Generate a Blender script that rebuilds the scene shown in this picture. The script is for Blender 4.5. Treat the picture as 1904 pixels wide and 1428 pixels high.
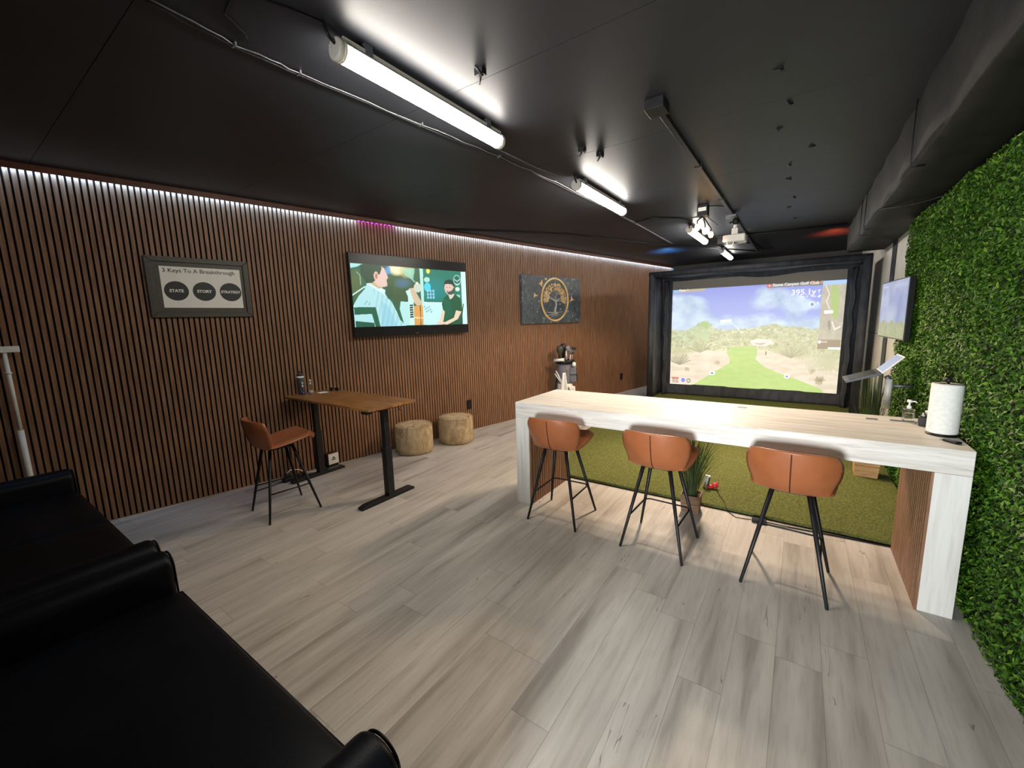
import bpy, math, random
import numpy as np
from mathutils import Vector, Matrix

for o in list(bpy.data.objects):
    bpy.data.objects.remove(o)
scene = bpy.context.scene
COL = scene.collection
PI = math.pi
random.seed(7)
RNG = np.random.default_rng(7)

# ------------------------------------------------------------------ camera
FPX, PITCH, YAW, ROLL, CAMH = 764.27, -.1507, -.611, -.0269, 1.617
_F = Vector((math.sin(YAW)*math.cos(PITCH), math.cos(YAW)*math.cos(PITCH), math.sin(PITCH)))
_R = Vector((math.cos(YAW), -math.sin(YAW), 0))
_U = _R.cross(_F)
_R2 = _R*math.cos(ROLL) + _U*math.sin(ROLL)
_U2 = -_R*math.sin(ROLL) + _U*math.cos(ROLL)
cam_d = bpy.data.cameras.new('camera')
cam = bpy.data.objects.new('camera', cam_d)
COL.objects.link(cam)
cam_d.sensor_fit = 'HORIZONTAL'
cam_d.sensor_width = 36
cam_d.lens = FPX/1904*36
cam_d.clip_start = .03
M = Matrix((( _R2.x, _U2.x, -_F.x, 0), (_R2.y, _U2.y, -_F.y, 0), (_R2.z, _U2.z, -_F.z, CAMH), (0, 0, 0, 1)))
cam.matrix_world = M
scene.camera = cam

# ------------------------------------------------------------------ world, exposure, large lights
w = bpy.data.worlds.new('world')
scene.world = w
w.use_nodes = True
w.node_tree.nodes['Background'].inputs[0].default_value = (.5, .6, .8, 1)
w.node_tree.nodes['Background'].inputs[1].default_value = .02
vs = scene.view_settings
vs.view_transform = 'Standard'
vs.look = 'None'
vs.exposure = 0.0
vs.gamma = 1
vs.use_curve_mapping = False

TUBE_E = 84.0       # ceiling tube strength
WARM_W = 108.0      # warm bulbs watts
ADDED_LIGHT_W = 80.0     # unseen light added behind the camera
LED_E = 95.0
SCREEN_E = 1.12


def area(name, loc, rot, sx, sy, power, col):
    l = bpy.data.lights.new(name, 'AREA')
    l.shape = 'RECTANGLE'
    l.size = sx
    l.size_y = sy
    l.energy = power
    l.color = col
    l.spread = math.radians(82)
    o = bpy.data.objects.new(name, l)
    COL.objects.link(o)
    o.location = loc
    o.rotation_euler = rot
    return o


# unseen light added behind the camera to cast the stool shadows
area('added_rear_light', (-.45, -2.12, 1.05), (PI/2, 0, 0), .85, .8, ADDED_LIGHT_W, (.93, .97, 1.0))

# ------------------------------------------------------------------ materials


def srgb(r, g, b):
    f = lambda c: (c/255/12.92 if c/255 <= .04045 else ((c/255+.055)/1.055)**2.4)
    return (f(r), f(g), f(b), 1)


class Mat:
    def __init__(s, name, base=(.5, .5, .5, 1), rough=.5, metal=0, spec=.5, emit=None, es=0, **kw):
        s.m = bpy.data.materials.new(name)
        s.m.use_nodes = True
        s.nt = s.m.node_tree
        s.b = s.nt.nodes['Principled BSDF']
        s.set('Base Color', base)
        s.set('Roughness', rough)
        s.set('Metallic', metal)
        s.set('Specular IOR Level', spec)
        if emit:
            s.set('Emission Color', emit)
            s.set('Emission Strength', es)
        for k, v in kw.items():
            s.set(k.replace('_', ' '), v)

    def set(s, k, v):
        s.b.inputs[k].default_value = v

    def n(s, t, **kw):
        nd = s.nt.nodes.new(t)
        for k, v in kw.items():
            if k.startswith('i_'):
                key = k[2:]
                key = int(key) if key.isdigit() else key.replace('_', ' ')
                if hasattr(v, 'is_output') or isinstance(v, bpy.types.NodeSocket):
                    s.nt.links.new(v, nd.inputs[key])
                else:
                    nd.inputs[key].default_value = v
            else:
                setattr(nd, k, v)
        return nd

    def link(s, a, b):
        s.nt.links.new(a, b)

    def coords(s, scale=(1, 1, 1), kind='Object', rot=(0, 0, 0), loc=(0, 0, 0)):
        tc = s.n('ShaderNodeTexCoord')
        mp = s.n('ShaderNodeMapping')
        s.link(tc.outputs[kind], mp.inputs[0])
        mp.inputs['Scale'].default_value = scale
        mp.inputs['Rotation'].default_value = rot
        mp.inputs['Location'].default_value = loc
        return mp.outputs[0]

    def noise(s, vec, scale=5, detail=4, rough=.5, dist=0):
        nd = s.n('ShaderNodeTexNoise')
        s.link(vec, nd.inputs['Vector'])
        nd.inputs['Scale'].default_value = scale
        nd.inputs['Detail'].default_value = detail
        nd.inputs['Roughness'].default_value = rough
        nd.inputs['Distortion'].default_value = dist
        return nd.outputs['Fac']

    def ramp(s, fac, stops):
        nd = s.n('ShaderNodeValToRGB')
        s.link(fac, nd.inputs[0])
        cr = nd.color_ramp
        while len(cr.elements) < len(stops):
            cr.elements.new(.5)
        for e, (p, c) in zip(cr.elements, stops):
            e.position = p
            e.color = c if len(c) == 4 else (*c, 1)
        return nd.outputs[0]

    def mixc(s, fac, a, b, mode='MIX'):
        nd = s.n('ShaderNodeMix', data_type='RGBA', blend_type=mode)
        for sock, v in ((nd.inputs[0], fac), (nd.inputs[6], a), (nd.inputs[7], b)):
            if isinstance(v, bpy.types.NodeSocket):
                s.link(v, sock)
            else:
                sock.default_value = v
        return nd.outputs[2]

    def math(s, op, a, b=0.0, c=0.0):
        nd = s.n('ShaderNodeMath', operation=op)
        for i, v in enumerate((a, b, c)):
            if isinstance(v, bpy.types.NodeSocket):
                s.link(v, nd.inputs[i])
            else:
                nd.inputs[i].default_value = v
        return nd.outputs[0]

    def color(s, sock):
        s.link(sock, s.b.inputs['Base Color'])
        return s

    def bump(s, h, strength=.3, dist=.01):
        nd = s.n('ShaderNodeBump')
        s.link(h, nd.inputs['Height'])
        nd.inputs['Strength'].default_value = strength
        nd.inputs['Distance'].default_value = dist
        s.link(nd.outputs[0], s.b.inputs['Normal'])
        return s


def noisy(name, c1, c2, scale=8, rough=.5, bump=0, metal=0, detail=4, stretch=(1, 1, 1), spec=.5, bscale=None, bdist=.01):
    m = Mat(name, rough=rough, metal=metal, spec=spec)
    v = m.coords(stretch)
    f = m.noise(v, scale, detail)
    m.color(m.ramp(f, [(.3, c1), (.7, c2)]))
    if bump:
        fb = m.noise(v, bscale or scale*3, 5)
        m.bump(fb, bump, bdist)
    return m.m


# floor planks
def mat_floor():
    m = Mat('floor_vinyl_planks', rough=.42, spec=.35)
    tc = m.n('ShaderNodeTexCoord')
    sp = m.n('ShaderNodeSeparateXYZ')
    m.link(tc.outputs['Object'], sp.inputs[0])
    x, y = sp.outputs[0], sp.outputs[1]
    ix = m.math('FLOOR', m.math('DIVIDE', x, .18))
    wn = m.n('ShaderNodeTexWhiteNoise', noise_dimensions='1D')
    m.link(ix, wn.inputs['W'])
    yy = m.math('ADD', m.math('DIVIDE', y, 1.22), m.math('MULTIPLY', wn.outputs['Value'], 7.3))
    iy = m.math('FLOOR', yy)
    cb = m.n('ShaderNodeCombineXYZ')
    m.link(ix, cb.inputs[0])
    m.link(iy, cb.inputs[1])
    wn2 = m.n('ShaderNodeTexWhiteNoise', noise_dimensions='2D')
    m.link(cb.outputs[0], wn2.inputs['Vector'])
    tone = wn2.outputs['Value']
    # grain coordinates, shifted per plank
    cb2 = m.n('ShaderNodeCombineXYZ')
    m.link(m.math('ADD', m.math('MULTIPLY', x, 1.0), m.math('MULTIPLY', tone, 31.0)), cb2.inputs[0])
    m.link(m.math('ADD', m.math('MULTIPLY', y, .085), m.math('MULTIPLY', tone, 17.0)), cb2.inputs[1])
    g1 = m.noise(cb2.outputs[0], 8, 4, .5, .25)
    g2 = m.noise(cb2.outputs[0], 50, 5, .6, .1)
    c = m.ramp(g1, [(.26, srgb(138, 131, 123)), (.42, srgb(176, 170, 162)), (.6, srgb(192, 187, 179)), (.8, srgb(182, 176, 168))])
    c = m.mixc(m.math('MULTIPLY', m.ramp(g2, [(.35, (1, 1, 1)), (.52, (0, 0, 0))]), .22), c, srgb(124, 116, 108))
    # fine dark cracks
    cb3 = m.n('ShaderNodeCombineXYZ')
    m.link(m.math('ADD', m.math('MULTIPLY', x, 1.0), m.math('MULTIPLY', tone, 11.0)), cb3.inputs[0])
    m.link(m.math('ADD', m.math('MULTIPLY', y, .07), m.math('MULTIPLY', tone, 5.0)), cb3.inputs[1])
    g3 = m.noise(cb3.outputs[0], 11, 3, .6, .3)
    crack = m.math('LESS_THAN', m.math('ABSOLUTE', m.math('SUBTRACT', g3, .37)), .004)
    g4 = m.noise(tc.outputs['Object'], 2.6, 3)
    crack = m.math('MULTIPLY', crack, m.math('GREATER_THAN', g4, .53))
    c = m.mixc(m.math('MULTIPLY', crack, .55), c, srgb(80, 74, 70))
    tn = m.math('ADD', .95, m.math('MULTIPLY', tone, .10))
    hsv = m.n('ShaderNodeHueSaturation')
    m.link(c, hsv.inputs['Color'])
    m.link(tn, hsv.inputs['Value'])
    c = hsv.outputs[0]
    fx = m.math('FRACT', m.math('DIVIDE', x, .18))
    fy = m.math('FRACT', yy)
    gap = m.math('MAXIMUM', m.math('LESS_THAN', fx, .012), m.math('LESS_THAN', fy, .0022))
    c = m.mixc(m.math('MULTIPLY', gap, .5), c, srgb(80, 76, 72))
    m.color(c)
    m.bump(g2, .08, .004)
    return m.m


def mat_slat():
    m = Mat('walnut_slat', rough=.5, spec=.3)
    v = m.coords((1, 1, .06))
    g = m.noise(v, 60, 5, .6, .4)
    g2 = m.noise(m.coords((1, 1, .15)), 3, 2)
    c = m.ramp(g, [(.3, srgb(110, 78, 58)), (.55, srgb(144, 108, 82)), (.75, srgb(168, 130, 100))])
    c = m.mixc(m.math('MULTIPLY', g2, .35), c, srgb(116, 82, 60))
    m.color(c)
    return m.m


def mat_whitewood():
    m = Mat('whitewashed_wood', rough=.45, spec=.35)
    v = m.coords((.35, 5, 5))
    g = m.noise(v, 5, 6, .65, .5)
    g2 = m.noise(m.coords((.8, 14, 14)), 6, 4, .6, .6)
    c = m.ramp(g, [(.25, srgb(188, 181, 170)), (.5, srgb(218, 214, 206)), (.7, srgb(232, 229, 223))])
    c = m.mixc(m.math('MULTIPLY', m.ramp(g2, [(.36, (1, 1, 1)), (.46, (0, 0, 0))]), .45), c, srgb(176, 166, 152))
    m.color(c)
    m.bump(g2, .12, .004)
    return m.m


def mat_whitewood_leg():
    m = Mat('whitewashed_wood_upright', rough=.45, spec=.35)
    g = m.noise(m.coords((6, 6, .35)), 5, 6, .65, .5)
    c = m.ramp(g, [(.25, srgb(200, 196, 187)), (.5, srgb(222, 220, 214)), (.7, srgb(232, 230, 225))])
    m.color(c)
    return m.m


def mat_desk():
    m = Mat('desk_oak', rough=.38, spec=.4)
    g = m.noise(m.coords((.6, 4, 1)), 6, 6, .62, 1.2)
    c = m.ramp(g, [(.3, srgb(98, 62, 30)), (.5, srgb(142, 95, 48)), (.7, srgb(172, 124, 68))])
    m.color(c)
    return m.m


def mat_leather(name, c1, c2, rough=.38):
    m = Mat(name, rough=rough, spec=.5 if rough < .4 else .15)
    f = m.noise(m.coords(), 6, 4)
    m.color(m.ramp(f, [(.3, c1), (.7, c2)]))
    vo = m.n('ShaderNodeTexVoronoi')
    m.link(m.coords(), vo.inputs['Vector'])
    vo.inputs['Scale'].default_value = 260
    m.bump(vo.outputs['Distance'], .12, .002)
    return m.m


def mat_turf():
    m = Mat('putting_turf', rough=.9, spec=.1)
    v = m.coords()
    f = m.noise(v, 75, 5, .85)
    f2 = m.noise(v, 3.5, 3)
    c = m.ramp(f, [(.34, srgb(48, 53, 25)), (.5, srgb(92, 97, 50)), (.66, srgb(136, 139, 84))])
    c = m.mixc(m.math('MULTIPLY', f2, .3), c, srgb(84, 84, 42))
    m.color(c)
    m.bump(f, .6, .01)
    return m.m


def mat_leaf():
    m = Mat('boxwood_leaf', rough=.5, spec=.25)
    g = m.n('ShaderNodeNewGeometry')
    r = g.outputs['Random Per Island']
    c = m.ramp(r, [(0, srgb(22, 48, 10)), (.35, srgb(46, 84, 16)), (.7, srgb(72, 112, 24)), (.95, srgb(98, 138, 36)), (1, srgb(150, 170, 84))])
    f = m.noise(m.coords(), 1.6, 3)
    c = m.mixc(m.math('MULTIPLY', f, .25), c, srgb(44, 78, 16))
    m.color(c)
    return m.m


def mat_fur():
    m = Mat('tan_fur', rough=.95, spec=.1)
    f = m.noise(m.coords((1, 1, .6)), 9, 6, .7, 1.5)
    f2 = m.noise(m.coords(), 2.6, 3)
    c = m.ramp(f, [(.3, srgb(162, 136, 102)), (.5, srgb(208, 184, 146)), (.72, srgb(236, 216, 182))])
    c = m.mixc(m.math('MULTIPLY', f2, .3), c, srgb(190, 162, 122))
    m.color(c)
    m.bump(m.noise(m.coords(), 70, 5, .7), .9, .02)
    return m.m


def mat_attr(name, strength, base=(.02, .02, .02, 1), rough=.4):
    m = Mat(name, base=base, rough=rough)
    a = m.n('ShaderNodeVertexColor', layer_name='picture')
    m.link(a.outputs['Color'], m.b.inputs['Emission Color'])
    m.set('Emission Strength', strength)
    return m.m


def mat_slate():
    m = Mat('slate_canvas', rough=.5)
    v = m.coords()
    f = m.noise(v, 3.5, 7, .65, 1.2)
    c = m.ramp(f, [(.3, srgb(44, 50, 56)), (.5, srgb(66, 74, 80)), (.75, srgb(96, 104, 110))])
    vein = m.math('LESS_THAN', m.math('ABSOLUTE', m.math('SUBTRACT', m.noise(v, 2.2, 3, .5, 2.5), .5)), .004)
    c = m.mixc(m.math('MULTIPLY', vein, .6), c, srgb(186, 190, 192))
    m.color(c)
    m.bump(f, .4, .01)
    return m.m


MT = {
    'floor': mat_floor(), 'slat': mat_slat(), 'bar': mat_whitewood(), 'barleg': mat_whitewood_leg(), 'desk': mat_desk(),
    'stool': mat_leather('cognac_leather', srgb(146, 84, 48), srgb(164, 98, 60)),
    'sofa': mat_leather('black_leather', (.0014, .002, .0034, 1), (.003, .004, .0065, 1), .45),
    'turf': mat_turf(), 'leaf': mat_leaf(), 'fur': mat_fur(), 'slate': mat_slate(),
    'ceiling': noisy('black_ceiling_paint', (.018, .0195, .025, 1), (.024, .026, .033, 1), 2.5, .48, .06, spec=.3, bscale=60, bdist=.003),
    'felt': noisy('black_felt', (.006, .005, .005, 1), (.010, .009, .008, 1), 40, .9, spec=.1),
    'blackmetal': noisy('black_powder_coat', (.009, .009, .010, 1), (.015, .015, .017, 1), 30, .42, spec=.3),
    'blackplastic': noisy('black_plastic', (.010, .010, .011, 1), (.013, .013, .015, 1), 20, .3, spec=.28),
    'fabric': noisy('black_nylon_fabric', (.022, .025, .031, 1), (.05, .054, .064, 1), 12, .65, .3, stretch=(1, 1, .4), spec=.3),
    'duct': noisy('black_painted_duct', (.007, .007, .0075, 1), (.016, .016, .017, 1), 5, .6, .25, spec=.2, bscale=14, bdist=.02),
    'darkwall': noisy('dark_wall_paint', (.02, .02, .022, 1), (.028, .028, .03, 1), 6, .8),
    'backwall': noisy('grey_back_wall', (.05, .05, .05, 1), (.07, .07, .07, 1), 3, .6),
    'fabric_lit': noisy('black_nylon_lit', (.035, .04, .05, 1), (.10, .11, .13, 1), 7, .6, .4, stretch=(1, 1, .4), spec=.4),  # same black nylon as the posts, lightened as if lit by the screen
    'whitewall': noisy('off_white_panel', srgb(188, 186, 178), srgb(206, 204, 197), 3, .6, .05),
    'trimwood': noisy('dark_trim_wood', srgb(70, 38, 26), srgb(96, 54, 36), 20, .5, stretch=(1, 1, 1)),
    'beige': noisy('aged_white_plastic', srgb(206, 198, 184), srgb(222, 216, 204), 10, .45),
    'white': noisy('white_plastic', srgb(222, 222, 218), srgb(236, 236, 232), 12, .4),
    'paper': noisy('paper_towel', srgb(226, 226, 220), srgb(240, 240, 236), 60, .9, .3, bscale=120, bdist=.003),
    'cream': noisy('cream_paper', srgb(232, 231, 226), srgb(240, 239, 234), 6, .7),
    'greyframe': noisy('charcoal_frame', srgb(56, 52, 45), srgb(70, 65, 56), 30, .5),
    'grey': noisy('grey_fabric', srgb(96, 96, 106), srgb(122, 122, 132), 30, .8, .2),
    'greymetal': noisy('grey_metal', srgb(110, 112, 116), srgb(138, 140, 144), 20, .4, metal=.6),
    'steel': noisy('steel', srgb(180, 180, 182), srgb(205, 205, 208), 20, .28, metal=.9),
    'bottlegrey': noisy('slate_blue_steel', srgb(62, 66, 70), srgb(78, 82, 86), 20, .4),
    'brownplastic': noisy('dark_brown_plastic', srgb(60, 32, 24), srgb(78, 44, 34), 20, .4),
    'blue': noisy('blue_liquid', srgb(60, 76, 140), srgb(84, 100, 170), 20, .3),
    'red': noisy('red_plastic', srgb(190, 40, 48), srgb(216, 60, 66), 20, .4),
    'tanwood': noisy('tan_pine', srgb(176, 130, 82), srgb(204, 160, 110), 8, .55, stretch=(1, 6, 6)),
    'wicker': noisy('weathered_wood', srgb(96, 72, 54), srgb(140, 110, 84), 10, .7, .5, stretch=(.6, .6, 8), bscale=20),
    'blade': noisy('grass_blade', srgb(36, 54, 24), srgb(84, 100, 48), 6, .5),
    'soil': noisy('dark_soil', srgb(36, 28, 20), srgb(58, 46, 34), 60, .95),
    'gold': noisy('gold_paint', srgb(206, 160, 98), srgb(240, 208, 150), 8, .4),
    'silverpaint': noisy('silver_paint', srgb(160, 158, 152), srgb(200, 198, 190), 8, .4),
    'hedgeback': noisy('hedge_backing', (.006, .014, .004, 1), (.012, .026, .007, 1), 30, .9),
    'ink': Mat('black_ink', (.006, .006, .007, 1), .5).m,
    'whiteink': Mat('white_ink', srgb(232, 232, 230), .6).m,
    'tube': Mat('lit_tube', (.9, .88, .84, 1), .4, emit=(1, .93, .83, 1), es=TUBE_E).m,
    'bulb': Mat('warm_bulb', (1, .8, .5, 1), .4, emit=(1, .55, .2, 1), es=14).m,
    'led': Mat('cool_led', (.8, .9, 1, 1), .4, emit=(.30, .58, 1, 1), es=LED_E).m,
    'ledpurple': Mat('purple_led', (.6, .2, 1, 1), .4, emit=(.6, .05, 1, 1), es=18).m,
    'txtwhite': Mat('screen_white', (.1, .1, .1, 1), .5, emit=(.95, .97, 1, 1), es=.95).m,
    'txtorange': Mat('screen_orange', (.1, .1, .1, 1), .5, emit=srgb(240, 160, 90), es=.9).m,
    'screen': mat_attr('projected_picture', SCREEN_E, (.30, .275, .24, 1), .85),
    'tvpic': mat_attr('television_picture', 1.15),
    'monpic': mat_attr('monitor_picture', .75),
}
g = Mat('clear_glass', (.95, .97, .98, 1), .03, Transmission_Weight=1.0, IOR=1.45)
MT['glass'] = g.m
g = Mat('added_window_glass', (.9, .95, 1, 1), .05, Alpha=.08)
MT['added_pane'] = g.m

# ------------------------------------------------------------------ mesh builder


class MB:
    def __init__(s):
        s.v = []
        s.f = []
        s.sm = []

    def add(s, vs, fs, smooth=False):
        o = len(s.v)
        s.v.extend([tuple(v) for v in vs])
        for f in fs:
            s.f.append(tuple(i+o for i in f))
            s.sm.append(smooth)
        return s

    def box(s, x0, y0, z0, x1, y1, z1, rot=None, piv=None):
        vs = [Vector(p) for p in ((x0, y0, z0), (x1, y0, z0), (x1, y1, z0), (x0, y1, z0), (x0, y0, z1), (x1, y0, z1), (x1, y1, z1), (x0, y1, z1))]
        if rot is not None:
            piv = Vector(piv) if piv else Vector(((x0+x1)/2, (y0+y1)/2, (z0+z1)/2))
            vs = [rot @ (v-piv) + piv for v in vs]
        return s.add(vs, [(0, 3, 2, 1), (4, 5, 6, 7), (0, 1, 5, 4), (1, 2, 6, 5), (2, 3, 7, 6), (3, 0, 4, 7)])

    def tube(s, pts, r, n=10, cap=True, ry=None):
        pts = [Vector(p) for p in pts]
        rs = r if isinstance(r, (list, tuple)) else [r]*len(pts)
        prev = None
        vs = []
        for i, p in enumerate(pts):
            t = (pts[min(i+1, len(pts)-1)] - pts[max(i-1, 0)]).normalized()
            if prev is None:
                a = Vector((0, 0, 1)) if abs(t.z) < .9 else Vector((1, 0, 0))
                u = t.cross(a).normalized()
            else:
                u = (prev - t*prev.dot(t)).normalized()
            prev = u
            w_ = t.cross(u)
            for k in range(n):
                a = 2*PI*k/n
                vs.append(p + u*math.cos(a)*rs[i] + w_*math.sin(a)*rs[i])
        fs = []
        for i in range(len(pts)-1):
            for k in range(n):
                fs.append((i*n+k, i*n+(k+1) % n, (i+1)*n+(k+1) % n, (i+1)*n+k))
        s.add(vs, fs, True)
        if cap:
            o = len(s.v)-len(vs)
            s.f.append(tuple(o+k for k in reversed(range(n))))
            s.sm.append(False)
            s.f.append(tuple(o+(len(pts)-1)*n+k for k in range(n)))
            s.sm.append(False)
        return s

    def lathe(s, prof, cx=0, cy=0, cz=0, n=32, sx=1, sy=1):
        vs = []
        for r, z in prof:
            for k in range(n):
                a = 2*PI*k/n
                vs.append((cx+r*math.cos(a)*sx, cy+r*math.sin(a)*sy, cz+z))
        fs = []
        for i in range(len(prof)-1):
            for k in range(n):
                fs.append((i*n+k, i*n+(k+1) % n, (i+1)*n+(k+1) % n, (i+1)*n+k))
        s.add(vs, fs, True)
        o = len(s.v)-len(vs)
        if prof[0][0] > 1e-5:
            s.f.append(tuple(o+k for k in reversed(range(n))))
            s.sm.append(False)
        if prof[-1][0] > 1e-5:
            s.f.append(tuple(o+(len(prof)-1)*n+k for k in range(n)))
            s.sm.append(False)
        return s

    def ball(s, c, r, n=12, sx=1, sy=1, sz=1):
        prof = [(r*math.sin(PI*i/n), -r*math.cos(PI*i/n)*sz) for i in range(n+1)]
        prof[0] = (1e-6, prof[0][1])
        prof[-1] = (1e-6, prof[-1][1])
        return s.lathe(prof, c[0], c[1], c[2], 2*n, sx, sy)

    def prism(s, poly, d0, d1, axis='y'):
        # poly (a,b) counterclockwise; axis y: a=x,b=z ; axis z: a=x,b=y ; axis x: a=y,b=z
        def mk(a, b, d):
            return (a, d, b) if axis == 'y' else ((a, b, d) if axis == 'z' else (d, a, b))
        n = len(poly)
        vs = [mk(a, b, d0) for a, b in poly]+[mk(a, b, d1) for a, b in poly]
        fs = [tuple(range(n)), tuple(reversed(range(n, 2*n)))]
        for i in range(n):
            j = (i+1) % n
            fs.append((i, i+n, j+n, j))
        return s.add(vs, fs)

    def grid(s, fn, nu, nv, smooth=True, closed=False):
        vs = [fn(i/nu, j/nv) for j in range(nv+1) for i in range(nu+1)]
        fs = [(j*(nu+1)+i, j*(nu+1)+i+1, (j+1)*(nu+1)+i+1, (j+1)*(nu+1)+i) for j in range(nv) for i in range(nu)]
        return s.add(vs, fs, smooth)

    def build(s, name, mat, parent=None, bevel=0, seg=3, subsurf=0, solid=0, fix=True):
        me = bpy.data.meshes.new(name)
        me.from_pydata(s.v, [], s.f)
        me.polygons.foreach_set('use_smooth', s.sm)
        me.materials.append(mat if not isinstance(mat, str) else MT[mat])
        me.update()
        if fix:
            import bmesh
            bm = bmesh.new()
            bm.from_mesh(me)
            bmesh.ops.recalc_face_normals(bm, faces=bm.faces)
            bm.to_mesh(me)
            bm.free()
        o = bpy.data.objects.new(name, me)
        COL.objects.link(o)
        if parent:
            o.parent = parent
        if solid:
            md = o.modifiers.new('solid', 'SOLIDIFY')
            md.thickness = solid
            md.offset = 0
        if bevel:
            md = o.modifiers.new('bevel', 'BEVEL')
            md.width = bevel
            md.segments = seg
            md.limit_method = 'ANGLE'
            md.angle_limit = math.radians(40)
            me.polygons.foreach_set('use_smooth', [True]*len(me.polygons))
            md.harden_normals = True
        if subsurf:
            md = o.modifiers.new('sub', 'SUBSURF')
            md.levels = subsurf
            md.render_levels = subsurf
        return o


def tag(o, label=None, cat=None, group=None, kind=None):
    if label:
        o['label'] = label
    if cat:
        o['category'] = cat
    if group:
        o['group'] = group
    if kind:
        o['kind'] = kind
    return o


def thing(name, label, cat, loc=(0, 0, 0), rz=0, group=None):
    o = bpy.data.objects.new(name, None)
    o.empty_display_size = .1
    COL.objects.link(o)
    o.location = loc
    o.rotation_euler = (0, 0, rz)
    return tag(o, label, cat, group)


def struct(o):
    o['kind'] = 'structure'
    return o


KIDS = {}


def copy_tree(o, parent=None):
    c = o.copy()
    COL.objects.link(c)
    c.parent = parent
    for ch in [k for k in ALL() if k.parent == o]:
        copy_tree(ch, c)
    return c


def ALL():
    return list(bpy.data.objects)


def text_mesh(txt, size, align='CENTER', bold=0, extrude=.0008):
    cu = bpy.data.curves.new('t', 'FONT')
    cu.body = txt
    cu.size = size
    cu.align_x = align
    cu.align_y = 'CENTER'
    cu.offset = bold
    cu.extrude = extrude
    cu.resolution_u = 3
    o = bpy.data.objects.new('t', cu)
    COL.objects.link(o)
    dg = bpy.context.evaluated_depsgraph_get()
    me = bpy.data.meshes.new_from_object(o.evaluated_get(dg))
    v = [tuple(p.co) for p in me.vertices]
    f = [tuple(p.vertices) for p in me.polygons]
    bpy.data.objects.remove(o)
    bpy.data.curves.remove(cu)
    bpy.data.meshes.remove(me)
    return v, f


def put_text(mb, txt, x, z, y, size, align='CENTER', bold=0, sx=1.0, extrude=.0008, shear=0.0):
    v, f = text_mesh(txt, size, align, bold, extrude)
    mb.add([(x+p[0]*sx, y-p[2], z+p[1]+p[0]*shear) for p in v], f)


def homog(src, dst):
    A = []
    b = []
    for (x, y), (u, v) in zip(src, dst):
        A.append([x, y, 1, 0, 0, 0, -u*x, -u*y])
        b.append(u)
        A.append([0, 0, 0, x, y, 1, -v*x, -v*y])
        b.append(v)
    h = np.linalg.solve(np.array(A, float), np.array(b, float))
    return np.append(h, 1).reshape(3, 3)


def hmap(H, x, y):
    x = np.asarray(x, float)
    y = np.asarray(y, float)
    d = H[2, 0]*x+H[2, 1]*y+H[2, 2]
    return (H[0, 0]*x+H[0, 1]*y+H[0, 2])/d, (H[1, 0]*x+H[1, 1]*y+H[1, 2])/d


# procedural noise on arrays
def vnoise(x, y, seed=0):
    xi = np.floor(x).astype(int)
    yi = np.floor(y).astype(int)
    fx = x-xi
    fy = y-yi
    fx = fx*fx*(3-2*fx)
    fy = fy*fy*(3-2*fy)

    def h(a, b):
        n = (a*374761393+b*668265263+seed*1442695041) & 0xffffffff
        n = ((n ^ (n >> 13))*1274126177) & 0xffffffff
        return ((n ^ (n >> 16)) & 0xffff)/65535.
    return (h(xi, yi)*(1-fx)+h(xi+1, yi)*fx)*(1-fy)+(h(xi, yi+1)*(1-fx)+h(xi+1, yi+1)*fx)*fy


def fbm(x, y, seed=0, oct=5):
    s = 0
    a = .5
    for i in range(oct):
        s = s+a*vnoise(x*2**i, y*2**i, seed+i)
        a *= .5
    return s


class Paint:
    """a picture kept as one colour per vertex of a fine mesh, drawn in its own flat coordinates"""

    def __init__(s, X, Y):
        s.X = X
        s.Y = Y
        s.c = np.zeros(X.shape+(3,))

    def col(s, c):
        return np.array(srgb(*c)[:3])

    def mask_poly(s, pts):
        X, Y = s.X, s.Y
        inside = np.zeros(X.shape, bool)
        n = len(pts)
        j = n-1
        for i in range(n):
            xi, yi = pts[i]
            xj, yj = pts[j]
            c = ((yi > Y) != (yj > Y))
            with np.errstate(divide='ignore', invalid='ignore'):
                c &= X < (xj-xi)*(Y-yi)/((yj-yi) if yj != yi else 1e-9)+xi
            inside ^= c
            j = i
        return inside

    def fill(s, m, c, a=1.0):
        c = s.col(c) if len(np.shape(c)) == 1 else c
        if isinstance(m, np.ndarray) and m.dtype != bool:
            a = (m*a)[..., None]
            s.c = s.c*(1-a)+c*a
        else:
            if len(np.shape(c)) == 3:
                s.c[m] = s.c[m]*(1-a)+c[m]*a
            else:
                s.c[m] = s.c[m]*(1-a)+c*a

    def poly(s, pts, c, a=1.0):
        s.fill(s.mask_poly(pts), c, a)

    def ell(s, cx, cy, rx, ry, c, a=1.0, soft=0):
        d = ((s.X-cx)/rx)**2+((s.Y-cy)/ry)**2
        if soft:
            s.fill(np.clip((1-d)/soft, 0, 1), c, a)
        else:
            s.fill(d < 1, c, a)

    def line(s, pts, wd, c, a=1.0):
        for (x0, y0), (x1, y1) in zip(pts[:-1], pts[1:]):
            dx, dy = x1-x0, y1-y0
            L = dx*dx+dy*dy+1e-9
            t = np.clip(((s.X-x0)*dx+(s.Y-y0)*dy)/L, 0, 1)
            d = np.hypot(s.X-x0-t*dx, s.Y-y0-t*dy)
            s.fill(d < wd/2, c, a)


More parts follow.
